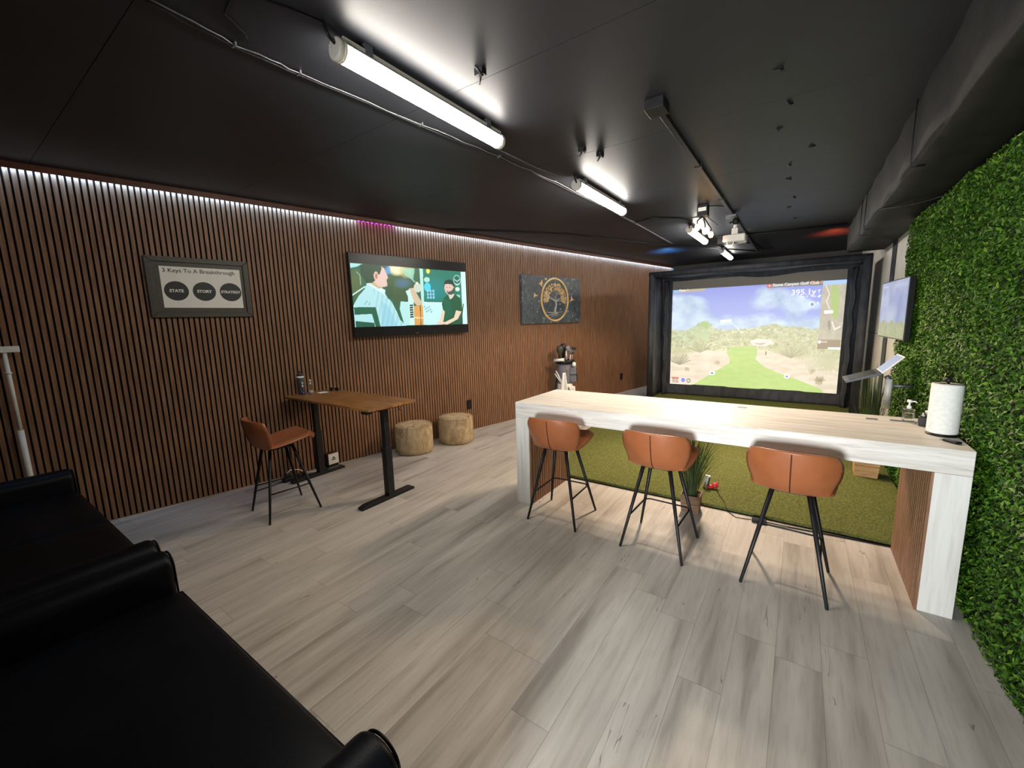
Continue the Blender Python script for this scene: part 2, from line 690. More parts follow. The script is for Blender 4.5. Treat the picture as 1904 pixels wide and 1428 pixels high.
def picture_mesh(name, mat, parent, x0, z0, x1, z1, y, c):
    """c: (ny+1, nx+1, 3) linear colours, row 0 at the top; facing local -y"""
    ny, nx = c.shape[0]-1, c.shape[1]-1
    gx, gz = np.meshgrid(np.linspace(x0, x1, nx+1), np.linspace(z1, z0, ny+1))
    co = np.stack([gx, np.full_like(gx, y), gz], -1).reshape(-1, 3)
    idx = np.arange((nx+1)*(ny+1)).reshape(ny+1, nx+1)
    q = np.stack([idx[1:, :-1], idx[1:, 1:], idx[:-1, 1:], idx[:-1, :-1]], -1).reshape(-1, 4)
    me = bpy.data.meshes.new(name)
    me.vertices.add(len(co))
    me.vertices.foreach_set('co', co.ravel())
    me.loops.add(q.size)
    me.loops.foreach_set('vertex_index', q.ravel())
    me.polygons.add(len(q))
    me.polygons.foreach_set('loop_start', np.arange(0, q.size, 4))
    me.update(calc_edges=True)
    at = me.color_attributes.new('picture', 'FLOAT_COLOR', 'POINT')
    rgba = np.ones((len(co), 4), np.float32)
    rgba[:, :3] = c.reshape(-1, 3)
    at.data.foreach_set('color', rgba.ravel())
    me.materials.append(MT[mat])
    o = bpy.data.objects.new(name, me)
    COL.objects.link(o)
    o.parent = parent
    return o


# wall frame: local x runs along the slatted wall, local -y points into the room
WANG = .2
WROT = PI/2-WANG
WO = Vector((-4.962, 0, 0))
WD = Vector((math.sin(WANG), math.cos(WANG), 0))
WN = Vector((math.cos(WANG), -math.sin(WANG), 0))
CEIL = 2.87


def wp(s, off=0, z=0):
    return WO+WD*s+WN*off+Vector((0, 0, z))


# ------------------------------------------------------------------ the room
YB, YF, XR = 11.0, -2.0, .92
m = MB().box(-6.2, YF-.2, -.1, 1.2, YB+.2, 0)
struct(m.build('floor', 'floor'))
# ceiling boards with thin joints
m = MB()
ys = [YF-.2, -.5, .65, 1.87, 3.10, 4.33, 5.55, 6.78, 8.0, 9.2, YB+.2]
for a, b in zip(ys[:-1], ys[1:]):
    m.box(-6.2, a+.0014, CEIL, 1.2, b-.0014, CEIL+.05)
m.box(-6.2, YF-.2, CEIL+.006, 1.2, YB+.2, CEIL+.1)
struct(m.build('ceiling', 'ceiling'))

# slatted wall
S0, S1 = -2.0, 11.6
wl = thing('wall_left', None, None, WO, WROT)
struct(wl)
m = MB().box(S0, .018, 0, S1, .12, CEIL)
m.build('felt_backing', 'felt', wl)
m = MB()
s_ = S0
while s_ < S1:
    m.box(s_, 0, 0, s_+.0265, .02, 2.85)
    s_ += .0402
m.build('slats', 'slat', wl)
m = MB().box(S0, -.04, 2.822, S1, -.034, CEIL).box(S0, -.034, 2.85, S1, .02, CEIL)
m.build('top_moulding', 'trimwood', wl)
# led strip tucked under the moulding
ls = thing('led_strip', 'thin cool-white LED strip glowing under the top moulding of the slatted wall', 'light strip', WO, WROT)
for a, b, mt, nm in ((S0, 3.16, 'led', 'white_diodes'), (3.16, 3.68, 'ledpurple', 'purple_diodes'), (3.68, 11.4, 'led', 'white_diodes')):
    m = MB()
    if mt == 'ledpurple':
        for k in range(9):
            if k:
                m.build('purple_diode', mt, ls)
                m = MB()
            m.box(a+.02+k*.055, -.03, 2.824, a+.045+k*.055, -.018, 2.834)
    else:
        m.box(a, -.033, 2.838, b, -.024, 2.8495)
    m.build(nm if mt == 'led' else 'purple_diode', mt, ls)

m = MB().box(XR, YF, 0, XR+.12, YB, CEIL)
struct(m.build('wall_right', 'whitewall'))
m = MB().box(-6.2, YB, 0, 1.2, YB+.12, CEIL)
struct(m.build('wall_back', 'backwall'))
# wall behind the camera; its window is made up to hold the added light
m = MB()
m.box(-6.2, YF-.12, 0, -.9, YF, CEIL).box(0.0, YF-.12, 0, 1.2, YF, CEIL).box(-.9, YF-.12, 0, 0, YF, .62).box(-.9, YF-.12, 1.48, 0, YF, CEIL)
struct(m.build('wall_front', 'darkwall'))
wf = thing('added_window_1', None, None, (-.45, YF-.06, .62))
struct(wf)
m = MB().box(-.45, -.03, 0, -.41, .03, .86).box(.41, -.03, 0, .45, .03, .86).box(-.41, -.03, 0, .41, .03, .04).box(-.41, -.03, .82, .41, .03, .86)
m.build('added_window_frame', 'blackmetal', wf)
MB().box(-.41, -.004, .04, .41, .004, .82).build('added_pane', 'added_pane', wf)
# black batten and joint line on the right wall
m = MB().box(XR-.012, 7.04, 0, XR, 7.30, 2.5)
struct(m.build('trim_1', 'blackmetal'))
m = MB().box(XR-.003, 5.6, 1.296, XR, 9, 1.302)
struct(m.build('trim_2', 'blackmetal'))

# boxy duct along the ceiling
t = thing('air_duct', 'long black-painted boxy duct under the ceiling above the green hedge wall', 'duct', (.5, 0, 2.5))


def duct_fn(u, v):
    y = YF+.02+(8.1-YF)*u
    w_ = .012*math.sin(y*3.1)*math.sin(v*3)+.006*math.sin(y*9+v*5)
    pts = [(0, .37), (0, .02), (.02, 0), (.42, 0)]
    k = v*3
    i = min(int(k), 2)
    f = k-i
    x = pts[i][0]*(1-f)+pts[i+1][0]*f
    z = pts[i][1]*(1-f)+pts[i+1][1]*f
    return (x+w_*(1 if v < .5 else 0), y, z+w_*.6*(1 if v > .3 else 0))


m = MB().grid(duct_fn, 200, 12)
m.box(.01, 8.08, .01, .42, 8.12, .37)
m.build('duct_body', 'duct', t)
for y in (3.6, 5.9, 6.3):
    m = MB().tube([(-.012, y, .365), (-.014, y+.01, .03), (-.01, y+.015, -.014), (.06, y+.03, -.012)], .004, 6)
    m.build('hanger_strap', 'blackmetal', t)
MB().tube([(.0, 4.95, .0), (.2, 4.75, -.03), (.40, 4.6, -.012)], .008, 6).build('tie_rod', 'blackmetal', t)

# ------------------------------------------------------------------ hedge wall
def hedge():
    t = thing('hedge_panel', 'dense green artificial boxwood hedge covering the right wall beside the bar', 'hedge', (XR, 3, 0))
    y0, y1, z0, z1 = .2-3, 5.66-3, 0.0, 2.472
    MB().box(-.085, y0, z0, -.001, y1, z1).build('backing', 'hedgeback', t)
    N = 112000
    c = np.empty((N, 3))
    c[:, 1] = RNG.uniform(y0, y1+.03, N)
    c[:, 2] = RNG.uniform(z0+.012, z1-.012, N)
    lump = fbm(c[:, 1]*7+40, c[:, 2]*7+3, 5, 3)
    d = RNG.uniform(0, 1, N)**.7
    c[:, 0] = -.08-(.006+.062*lump)*d
    # spill over the far edge
    # leaf frames
    nrm = np.stack([-np.ones(N)*.9, RNG.normal(0, .65, N), RNG.normal(.35, .6, N)], -1)
    nrm /= np.linalg.norm(nrm, axis=1)[:, None]
    r = RNG.normal(0, 1, (N, 3))
    t1 = np.cross(nrm, r)
    t1 /= np.linalg.norm(t1, axis=1)[:, None]
    t2 = np.cross(nrm, t1)
    L = RNG.uniform(.011, .020, N)[:, None]
    W = L*RNG.uniform(.32, .46, N)[:, None]
    v = np.stack([c-t1*L, c-t2*W+nrm*.003, c+t1*L+nrm*.002, c+t2*W+nrm*.003], 1)
    v[..., 2] = np.maximum(v[..., 2], .002)
    v = v.reshape(-1, 3)
    b = np.arange(N)*4
    tri = np.stack([b, b+1, b+2, b, b+2, b+3], -1).reshape(-1, 3)
    me = bpy.data.meshes.new('leaves')
    me.vertices.add(len(v))
    me.vertices.foreach_set('co', v.ravel())
    me.loops.add(tri.size)
    me.loops.foreach_set('vertex_index', tri.ravel())
    me.polygons.add(len(tri))
    me.polygons.foreach_set('loop_start', np.arange(0, tri.size, 3))
    me.update(calc_edges=True)
    me.materials.append(MT['leaf'])
    o = bpy.data.objects.new('leaves', me)
    COL.objects.link(o)
    o.parent = t
    o['kind'] = 'stuff'


hedge()

# ------------------------------------------------------------------ turf
t = thing('turf_mat', 'large olive green putting turf mat stretching from the bar to the golf screen', 'turf mat', (-.85, 3.668, 0))
MB().box(-1.62, 0, .006, 1.66, 5.27, .030).build('turf', 'turf', t, bevel=.004)
MB().box(-1.625, -.005, 0, 1.66, 5.27, .0055).build('rubber_backing', 'felt', t)

# ------------------------------------------------------------------ bar counter
BX0, BX1, BY0, BY1, BZ = -2.01, .757, 2.909, 3.66, .92
t = thing('bar_counter', 'long whitewashed wood bar counter with waterfall ends standing before the turf', 'bar counter', ((BX0+BX1)/2, BY0, 0))
hw = (BX1-BX0)/2
MB().box(-hw, 0, BZ-.133, hw, BY1-BY0, BZ).build('counter_top', 'bar', t, bevel=.004)
for sgn in (-1, 1):
    a, b = (-hw, -hw+.137) if sgn < 0 else (hw-.137, hw)
    MB().box(a, 0, 0, b, BY1-BY0, BZ-.1335).build('end_panel', 'barleg', t, bevel=.003)
    m = MB()
    xi = b if sgn < 0 else a
    y = .004
    while y < BY1-BY0-.03:
        m.box(min(xi, xi-sgn*.012), y, .001, max(xi, xi-sgn*.012), y+.027, BZ-.135)
        y += .0402
    o = m.build('slat_lining', 'slat', t)
    o['label'] = 'walnut slat lining on the inner side'
for px, py in ((.3, .62), (1.05, .60), (1.17, .61)):
    m = MB().box(px-.03, py-.014, BZ+.0003, px+.03, py+.014, BZ+.004)
    m.build('cable_grommet', 'greymetal', t, bevel=.0015)

# ------------------------------------------------------------------ stools
def make_stool():
    t = thing('bar_stool', 'x', 'bar stool')
    # shell: profile from seat front to backrest top
    prof = [(.225, .650, .180), (.215, .661, .196), (.16, .652, .212), (.06, .634, .216), (-.04, .616, .212), (-.12, .606, .200),
            (-.175, .616, .186), (-.215, .660, .202), (-.242, .74, .226), (-.258, .825, .228), (-.264, .872, .206)]
    P = [Vector((0, a, b)) for a, b, c in prof]
    W = [c for a, b, c in prof]
    nv = len(prof)-1

    def sample(v):
        k = v*nv
        i = min(int(k), nv-1)
        f = k-i

        def cr(a, b, c, d):
            return .5*((2*b)+(-a+c)*f+(2*a-5*b+4*c-d)*f*f+(-a+3*b-3*c+d)*f**3)
        g_ = lambda A, j: A[max(0, min(nv, j))]
        y = cr(g_(P, i-1).y, g_(P, i).y, g_(P, i+1).y, g_(P, i+2).y)
        z = cr(g_(P, i-1).z, g_(P, i).z, g_(P, i+1).z, g_(P, i+2).z)
        w_ = cr(g_(W, i-1), g_(W, i), g_(W, i+1), g_(W, i+2))
        return y, z, w_

    def surf(u, v, off=0):
        y, z, w_ = sample(v)
        q = (u*2-1)
        back = max(0, min(1, (v-.50)/.25))
        back = back*back*(3-2*back)
        x = q*w_
        # backrest wraps forward at the sides; seat sides rise a little
        y2 = y+back*(.10*abs(q)**2.4)
        z2 = z+(1-back)*(.020*abs(q)**3)-(back*.018*abs(q)**4 if v > .85 else 0)
        # rounded front corners
        if v < .15:
            y2 -= (.15-v)/.15*.05*abs(q)**4
        return Vector((x, y2, z2))

    def part(name, v0, v1, nvv, parent):
        m = MB()
        nu = 24
        top = []
        bot = []
        th = .034
        for j in range(nvv+1):
            v = v0+(v1-v0)*j/nvv
            for i in range(nu+1):
                u = i/nu
                p = surf(u, v)
                e = 1e-3
                du = surf(min(1, u+e), v)-surf(max(0, u-e), v)
                dv = surf(u, min(1, v+e))-surf(u, max(0, v-e))
                nn = du.cross(dv)
                nn.normalize()
                edge = min(u, 1-u)*12
                k = min(1, .25+.75*math.sqrt(max(0, min(1, edge))))
                if v > .95 or v < .04:
                    k *= .55
                top.append(p - nn*0)
                bot.append(p - nn*th*k*(1 if True else 0))
        n1 = len(top)
        vs = top+bot
        fs = []
        W1 = nu+1
        for j in range(nvv):
            for i in range(nu):
                a = j*W1+i
                fs.append((a, a+1, a+W1+1, a+W1))
                fs.append((n1+a, n1+a+W1, n1+a+W1+1, n1+a+1))
        for j in range(nvv):
            a = j*W1
            fs.append((a, a+W1, n1+a+W1, n1+a))
            a = j*W1+nu
            fs.append((a, n1+a, n1+a+W1, a+W1))
        for i in range(nu):
            a = i
            fs.append((a, n1+a, n1+a+1, a+1))
            a = nvv*W1+i
            fs.append((a, a+1, n1+a+1, n1+a))
        m.add(vs, fs, True)
        return m.build(name, 'stool', parent)
    part('seat', 0, .55, 22, t)
    b = part('backrest', .55, 1, 20, t)
    # stitched centre seam on the outside of the backrest
    pts = []
    for k in range(15):
        v = .57+.40*k/14
        p = surf(.5, v)
        e = 1e-3
        nn = (surf(.5+e, v)-surf(.5-e, v)).cross(surf(.5, min(1, v+e))-surf(.5, v-e))
        nn.normalize()
        pts.append(p+nn*.0015)
    o = MB().tube(pts, .0032, 6).build('seam', 'brownplastic', b)
    # legs
    top = .60
    for sx in (-1, 1):
        for sy in (-1, 1):
            xt, yt = sx*.09, sy*.09-.02
            xb, yb = sx*.211, sy*.211
            MB().tube([(xb, yb, 0), (xb, yb, .006), (xt, yt, top)], [.008, .009, .014], 12).build('leg', 'blackmetal', t)
    m = MB()
    zf = .235
    k = 1-zf/top
    xx = .09+(.211-.09)*k
    yf_ = .07+(.211-.07)*k
    yr = -.11-(.211-.11)*k
    m.tube([(-xx, yr, zf), (-xx, yf_-.03, zf), (-xx+.01, yf_+.005, zf), (-xx+.035, yf_+.02, zf), (xx-.035, yf_+.02, zf), (xx-.01, yf_+.005, zf), (xx, yf_-.03, zf), (xx, yr, zf)], .0062, 8)
    m.build('footrest', 'blackmetal', t)
    m = MB().box(-.095, -.11, .588, .095, .08, .600)
    m.build('mounting_plate', 'blackmetal', t, bevel=.003)
    return t


stool = make_stool()
stool.location = (-1.545, 2.892, 0)
stool.rotation_euler = (0, 0, .035)
stool['label'] = 'brown leather bar stool nearest the left end of the white bar'
stool['group'] = 'brown leather stools'
for (x, y, rz, lab) in ((-.744, 2.88, -.04, 'brown leather bar stool at the middle of the white bar, before the planter'),
                        (.02, 2.876, -.055, 'brown leather bar stool nearest the hedge end of the white bar'),
                        (-3.697, 1.69, -.11, 'brown leather bar stool standing at the wooden desk')):
    c = copy_tree(stool)
    c.location = (x, y, 0)
    c.rotation_euler = (0, 0, rz)
    c['label'] = lab

# ------------------------------------------------------------------ desk
DZ = .905
t = thing('standing_desk', 'standing desk with brown wooden top and black metal frame by the slatted wall', 'desk', (-3.69, 2.37, 0))


def rrect(x0, y0, x1, y1, r, n=6):
    p = []
    for cx, cy, a0 in ((x1-r, y0+r, -PI/2), (x1-r, y1-r, 0), (x0+r, y1-r, PI/2), (x0+r, y0+r, PI)):
        for k in range(n+1):
            a = a0+PI/2*k/n
            p.append((cx+r*math.cos(a), cy+r*math.sin(a)))
    return p


MB().prism(rrect(-.73, -.265, .73, .28, .05), DZ-.022, DZ, 'z').build('desktop', 'desk', t, bevel=.003)
for x in (.6, -.57):
    m = MB().box(x-.032, -.055, .03, x+.032, .015, .50).box(x-.027, -.048, .5, x+.027, .008, DZ-.05)
    m.build('leg_column', 'blackmetal', t, bevel=.003)
    MB().prism([(-.345, .0), (.25, .0), (.25, .022), (.22, .034), (-.30, .034), (-.345, .02)], x-.035, x+.035, 'x').build('foot', 'blackmetal', t, bevel=.002)
    MB().box(x-.03, -.22, DZ-.052, x+.03, .24, DZ-.0225).build('top_bracket', 'blackmetal', t, bevel=.003)
MB().box(-.54, -.045, DZ-.075, .57, .005, DZ-.045).build('crossbeam', 'blackmetal', t, bevel=.003)
MB().box(.60, -.262, DZ-.05, .68, -.2, DZ-.0225).build('control_panel', 'blackplastic', t, bevel=.003)
MB().tube([(.66, .1, DZ-.04), (.67, .1, DZ-.07), (.69, .1, DZ-.075)], .004, 6).build('cable_hook', 'blackmetal', t)

t = thing('water_bottle', 'tall slate grey water bottle with brown lid on the desk by the wall', 'bottle', (-4.365, 2.28, DZ))
MB().lathe([(.001, .0), (.033, 0), (.036, .004), (.036, .17), (.034, .185), (.029, .195)], n=28).build('body', 'bottlegrey', t)
o = MB().lathe([(.0335, .176), (.0368, .178), (.0368, .190), (.031, .196)], n=28).build('rim', 'white', t)
MB().lathe([(.030, .196), (.030, .215), (.022, .232), (.001, .236)], n=28).tube([(-.018, 0, .222), (-.012, 0, .243), (.012, 0, .243), (.018, 0, .222)], .005, 8).build('lid', 'brownplastic', t)


def pump_bottle(loc, label, h, r, liquid, square=False, pumpmat='white', ph=.05, group=None):
    t = thing('pump_bottle', label, 'bottle', loc, 0, group)
    if square:
        MB().box(-r, -r, 0, r, r, h).build('bottle_body', 'glass', t, bevel=.006)
        MB().box(-r+.004, -r+.004, .004, r-.004, r-.004, h*.7).build('liquid', liquid, t, bevel=.004)
    else:
        MB().lathe([(.001, 0), (r, 0), (r+.001, .004), (r, h*.8), (r*.5, h)], n=24).build('bottle_body', 'glass', t)
        MB().lathe([(.001, .003), (r-.003, .003), (r-.003, h*.38), (.001, h*.38)], n=24).build('liquid', liquid, t)
    m = MB().lathe([(r*.42, h-.002), (r*.45, h+.016), (r*.2, h+.018), (r*.16, h+ph*.7), (r*.5, h+ph*.72), (r*.45, h+ph), (.001, h+ph)], n=20)
    m.tube([(0, 0, h+ph*.85), (.026, -.006, h+ph*.85), (.032, -.007, h+ph*.7)], .0045, 8)
    m.build('pump_head', pumpmat, t)
    return t


pump_bottle((-4.30, 2.262, DZ), 'clear pump bottle of hand sanitizer with blue bottom beside the slate grey bottle', .085, .019, 'blue')
pump_bottle((-4.275, 2.335, DZ), 'taller clear pump bottle standing behind the blue sanitizer on the desk', .105, .020, 'cream')
tag(MB().box(-4.29, 2.40, DZ, -4.21, 2.50, DZ+.0015).build('paper_slip', 'cream'), 'small white slip of paper lying on the desk beside the bottles', 'paper')
t = thing('sunglasses', 'folded dark sunglasses lying on the desk beside the paper slip', 'sunglasses', (-4.23, 2.575, DZ), .5)
for s_ in (-1, 1):
    MB().ball((s_*.032, 0, .02), .026, 8, 1, .16, .8).build('lens', 'blackplastic', t)
MB().tube([(-.06, 0, .028), (0, .002, .03), (.06, 0, .028)], .0025, 6).tube([(-.06, 0, .028), (-.05, .06, .012), (.03, .075, .004)], .0022, 6).tube([(.06, 0, .028), (.055, .05, .012), (-.03, .065, .004)], .0022, 6).build('frame', 'brownplastic', t)

# small box with emblem under the desk
t = thing('small_box', 'small brown box with white face and black emblem by the desk foot', 'box', (-4.40, 2.565, 0))
MB().box(-.045, -.065, .037, .045, .065, .165).build('carton', 'brownplastic', t, bevel=.003)
MB().box(-.04, -.06, 0, .04, .06, .0365).build('plinth', 'blackplastic', t)
MB().box(.0452, -.062, .040, .048, .062, .162).build('white_face', 'white', t)
m = MB()
m.prism([(-.025, .105), (-.012, .112), (0, .128), (.008, .118), (.025, .105)], .0482, .0492, 'x')
m.prism([(-.025, .086), (.025, .086), (.025, .097), (-.025, .097)], .0482, .0492, 'x')
m.build('emblem', 'ink', t)
# power strip and its leads
t = thing('power_strip', 'black power strip with white and black leads on the floor beside the desk foot', 'power strip', (-4.38, 2.12, 0), .1)
MB().box(-.03, -.13, 0, .03, .13, .038).build('strip_body', 'blackplastic', t, bevel=.006)
MB().box(-.022, -.11, .0385, .022, -.05, .085).build('adapter_plug', 'blackplastic', t, bevel=.004)
MB().tube([(0, -.08, .088), (-.01, -.04, .11), (.03, .03, .10), (.06, .12, .03), (.05, .2, .006)], .0045, 8).build('white_lead', 'white', t)
MB().tube([(0, .13, .02), (.05, .2, .006), (.12, .22, .006), (.16, .14, .006), (.1, .02, .006)], .005, 8).build('black_lead', 'blackplastic', t)
MB().tube([(0, -.13, .02), (-.02, -.25, .006), (-.03, -.42, .006)], .005, 8).build('supply_lead', 'blackplastic', t)

# ------------------------------------------------------------------ poufs
def pouf(x, y, r, h, label, rz):
    t = thing('pouf', label, 'pouf', (x, y, 0), rz, 'fur poufs')

    def prof(a):
        return 1+.012*math.sin(3*a)+.008*math.sin(5*a+1)
    m = MB()
    pts = [(.001, 0), (.82, 0), (.95, .03), (1.0, .12), (1.015, .5), (1.0, .85), (.95, .95), (.86, .995), (.6, 1.015), (.3, 1.02), (.001, 1.02)]
    n = 72
    rows = []
    dense = []
    for (a, b), (c, d) in zip(pts[:-1], pts[1:]):
        for k in range(5):
            f = k/5
            dense.append((a+(c-a)*f, b+(d-b)*f))
    dense.append(pts[-1])
    vs = []
    for j, (rr, zz) in enumerate(dense):
        for k in range(n):
            a = 2*PI*k/n
            f = prof(a)
            lump = (fbm(np.array([math.cos(a)*3+9+x]), np.array([math.sin(a)*3+zz*3+9]), 3, 4)[0]-.5)*.05
            fur = (fbm(np.array([a*14+50.]), np.array([zz*22+rr*9+50.]), 8, 3)[0]-.5)*.035
            R = rr*r*f*(1+(lump+fur)*min(1, rr))
            vs.append((R*math.cos(a), R*math.sin(a), max(0, zz*h*(1+(lump*.8+fur) if zz > .3 else 1))))
    fs = [(i*n+k, i*n+(k+1) % n, (i+1)*n+(k+1) % n, (i+1)*n+k) for i in range(len(dense)-1) for k in range(n)]
    m.add(vs, fs, True)
    m.build('fur_cover', 'fur', t)
    # short fur: many tiny hairs lying over the cover
    cov = rows
    n_h = 9000
    rg = np.random.default_rng(int(abs(x)*1000))
    a_ = rg.uniform(0, 2*PI, n_h)
    q_ = rg.uniform(0, 1, n_h)
    side = q_ < .62
    zz = np.where(side, rg.uniform(.03, .98, n_h)*h, h*1.0)
    rr = np.where(side, r*.995, r*.93*np.sqrt(rg.uniform(0, 1, n_h)))
    c_ = np.stack([rr*np.cos(a_), rr*np.sin(a_), zz], -1)
    out = np.where(side[:, None], np.stack([np.cos(a_), np.sin(a_), 0*a_], -1), np.array([0, 0, 1.0]))
    clump = (fbm(a_*4+20, zz*14+rr*9+20, 4, 2)-.5)[:, None]*np.array([2.4, 2.4, 2.0])
    dr = out*.55+rg.normal(0, .45, (n_h, 3))+clump
    dr[:, 2] -= .35*side
    dr /= np.linalg.norm(dr, axis=1)[:, None]
    sd = np.cross(dr, rg.normal(0, 1, (n_h, 3)))
    sd /= np.linalg.norm(sd, axis=1)[:, None]
    L_ = rg.uniform(.010, .022, n_h)[:, None]
    tip = c_+dr*L_
    tip[:, 2] = np.maximum(tip[:, 2], .003)
    vv = np.stack([c_-sd*.0016-out*.006, c_+sd*.0016-out*.006, tip], 1).reshape(-1, 3)
    MB().add(vv.tolist(), [(3*k, 3*k+1, 3*k+2) for k in range(n_h)]).build('fur_pile', 'fur', t, fix=False)['kind'] = 'stuff'
    m = MB()
    ring = [(r*.955*prof(2*PI*k/40)*math.cos(2*PI*k/40), r*.955*prof(2*PI*k/40)*math.sin(2*PI*k/40), h*.965) for k in range(41)]
    m.tube(ring, .006, 6)
    m.build('piping', 'fur', t)


pouf(-3.985, 3.47, .232, .36, 'tan fur pouf on the left, nearer the desk', 0)
pouf(-3.815, 4.075, .232, .36, 'tan fur pouf on the right, below the black wall outlet', 1.2)

# ------------------------------------------------------------------ on the slatted wall
# television
t = thing('television', 'large black flat television on the slatted wall showing two seated men talking', 'television', wp(3.85, 0, 1.48), WROT)
TW, TH = .84, .975
MB().box(-TW, -.075, 0, TW, -.035, TH).build('casing', 'blackplastic', t, bevel=.004)
MB().box(-.3, -.035, .25, .3, 0, .7).build('wall_bracket', 'blackmetal', t)
NX, NY = 430, 190
U, V = np.meshgrid(np.linspace(0, 1, NX+1), np.linspace(0, 1, NY+1))
H = homog([(0, 0), (1, 0), (1, 1), (0, 1)], [(95, 215), (1815, 355), (1800, 1135), (140, 1160)])
X, Y = hmap(H, U, V)
p = Paint(X, Y)
p.c[:] = p.col((24, 92, 74))
p.fill(np.clip((fbm(X/160+3, Y/160+8, 3)-.35)*2, 0, 1), (60, 104, 52), .7)
p.poly([(95, 200), (300, 220), (200, 270), (100, 290)], (170, 220, 220))
p.ell(160, 520, 130, 260, (96, 104, 50), .7, 1)
# blurred lights between the men
p.ell(840, 590, 260, 300, (58, 84, 44), .9, .6)
p.ell(860, 520, 150, 90, (74, 120, 150), .7, 1)
p.ell(790, 300, 150, 120, (236, 232, 190), 1, .7)
p.ell(930, 340, 130, 120, (196, 190, 120), .8, .8)
p.ell(650, 330, 45, 75, (90, 150, 210), 1, .8)
p.poly([(870, 300), (1050, 300), (1020, 480), (900, 400)], (150, 220, 200), .7)
# window post and green board on the right half
p.poly([(1170, 310), (1760, 350), (1760, 800), (1170, 800)], (16, 118, 98))
p.ell(1330, 620, 260, 210, (20, 140, 150), .6, 1)
p.poly([(1120, 300), (1172, 304), (1168, 860), (1128, 860)], (176, 226, 214))
p.poly([(1745, 350), (1820, 355), (1805, 1140), (1730, 1140)], (206, 244, 240))
p.ell(1680, 480, 56, 80, (160, 214, 200), 1)
p.ell(1680, 480, 46, 68, (20, 98, 84), 1)
p.line([(1645, 470), (1680, 500), (1715, 470)], 12, (190, 230, 220))
p.line([(1655, 530), (1680, 545), (1705, 530)], 10, (190, 230, 220))
p.ell(1680, 615, 34, 32, (214, 236, 214))
p.poly([(1640, 700), (1710, 700), (1710, 740), (1640, 740)], (150, 210, 190))
p.ell(1225, 470, 44, 40, (170, 220, 210))
p.ell(1228, 580, 50, 66, (80, 206, 232))
for k in range(9):
    p.ell(1230+(k % 3)*42, 640+(k//3)*48, 16, 22, (150, 210, 236), .8)
p.ell(1250, 340, 28, 40, (230, 220, 90))
# bright machine and papers in the middle
p.poly([(950, 600), (1020, 590), (1150, 840), (1060, 860), (990, 780)], (206, 186, 156))
p.ell(1080, 590, 56, 70, (206, 216, 200), .9)
p.ell(1075, 520, 20, 18, (240, 250, 240))
p.line([(900, 350), (1040, 500)], 20, (140, 200, 180), .8)
p.poly([(820, 790), (950, 800), (950, 1140), (860, 1140), (800, 900)], (178, 226, 222))
p.poly([(900, 640), (960, 610), (1010, 780), (1010, 1140), (940, 1140), (930, 720)], (196, 236, 228))
for k in range(6):
    p.poly([(950, 840+k*34), (1000, 836+k*34), (1000, 860+k*34), (950, 864+k*34)], (10, 50, 50))
p.poly([(1010, 860), (1145, 860), (1145, 1140), (1010, 1140)], (216, 160, 84))
p.poly([(1010, 1020), (1145, 1030), (1145, 1050), (1010, 1040)], (240, 214, 160))
p.line([(1105, 870), (1105, 1140)], 10, (20, 40, 40))
p.poly([(1145, 800), (1460, 810), (1440, 1140), (1145, 1140)], (192, 236, 236))
p.line([(1170, 810), (1460, 816)], 12, (230, 250, 250))
for k in range(8):
    p.ell(1170+k*14, 870+(k*37 % 90), 14, 12, (120, 160, 180), .8)
# man on the left: shirt, neck, head, hair, chair
sh = [(118, 860), (150, 800), (210, 700), (300, 600), (330, 530), (440, 540), (560, 610), (610, 700), (690, 800), (760, 950), (800, 1060), (900, 1160), (140, 1170), (120, 900)]
p.poly(sh, (172, 220, 222))
msk = p.mask_poly(sh)
p.fill(msk & (np.sin(X*.09+Y*.02) > .55) & (X > 430), (146, 196, 214), .7)
p.poly([(540, 780), (640, 860), (700, 1000), (760, 1160), (520, 1160)], (120, 186, 214), .45)
p.line([(290, 830), (330, 780)], 8, (90, 140, 150))
p.line([(350, 840), (370, 800)], 8, (90, 140, 150))
p.poly([(320, 520), (380, 500), (600, 620), (590, 700), (540, 660)], (206, 240, 240))
p.poly([(380, 440), (540, 400), (560, 590), (500, 600), (370, 510)], (196, 176, 130))
p.poly([(380, 330), (520, 250), (600, 300), (650, 440), (625, 470), (636, 560), (580, 575), (500, 560), (420, 480)], (222, 190, 178))
p.poly([(240, 240), (540, 235), (560, 300), (530, 380), (500, 400), (470, 350), (435, 400), (460, 470), (420, 510), (330, 520), (250, 400)], (30, 66, 44))
p.ell(472, 410, 34, 66, (226, 190, 168))
p.ell(476, 412, 18, 44, (170, 120, 100))
p.line([(118, 690), (300, 570)], 20, (190, 230, 220))
p.line([(190, 350), (235, 400), (240, 540)], 14, (130, 180, 150))
p.poly([(130, 870), (450, 870), (510, 1160), (440, 1165), (390, 970), (140, 980)], (22, 92, 66))
p.poly([(150, 1070), (420, 1100), (430, 1165), (150, 1165)], (18, 86, 62))
p.ell(660, 650, 50, 110, (40, 80, 50), .9)
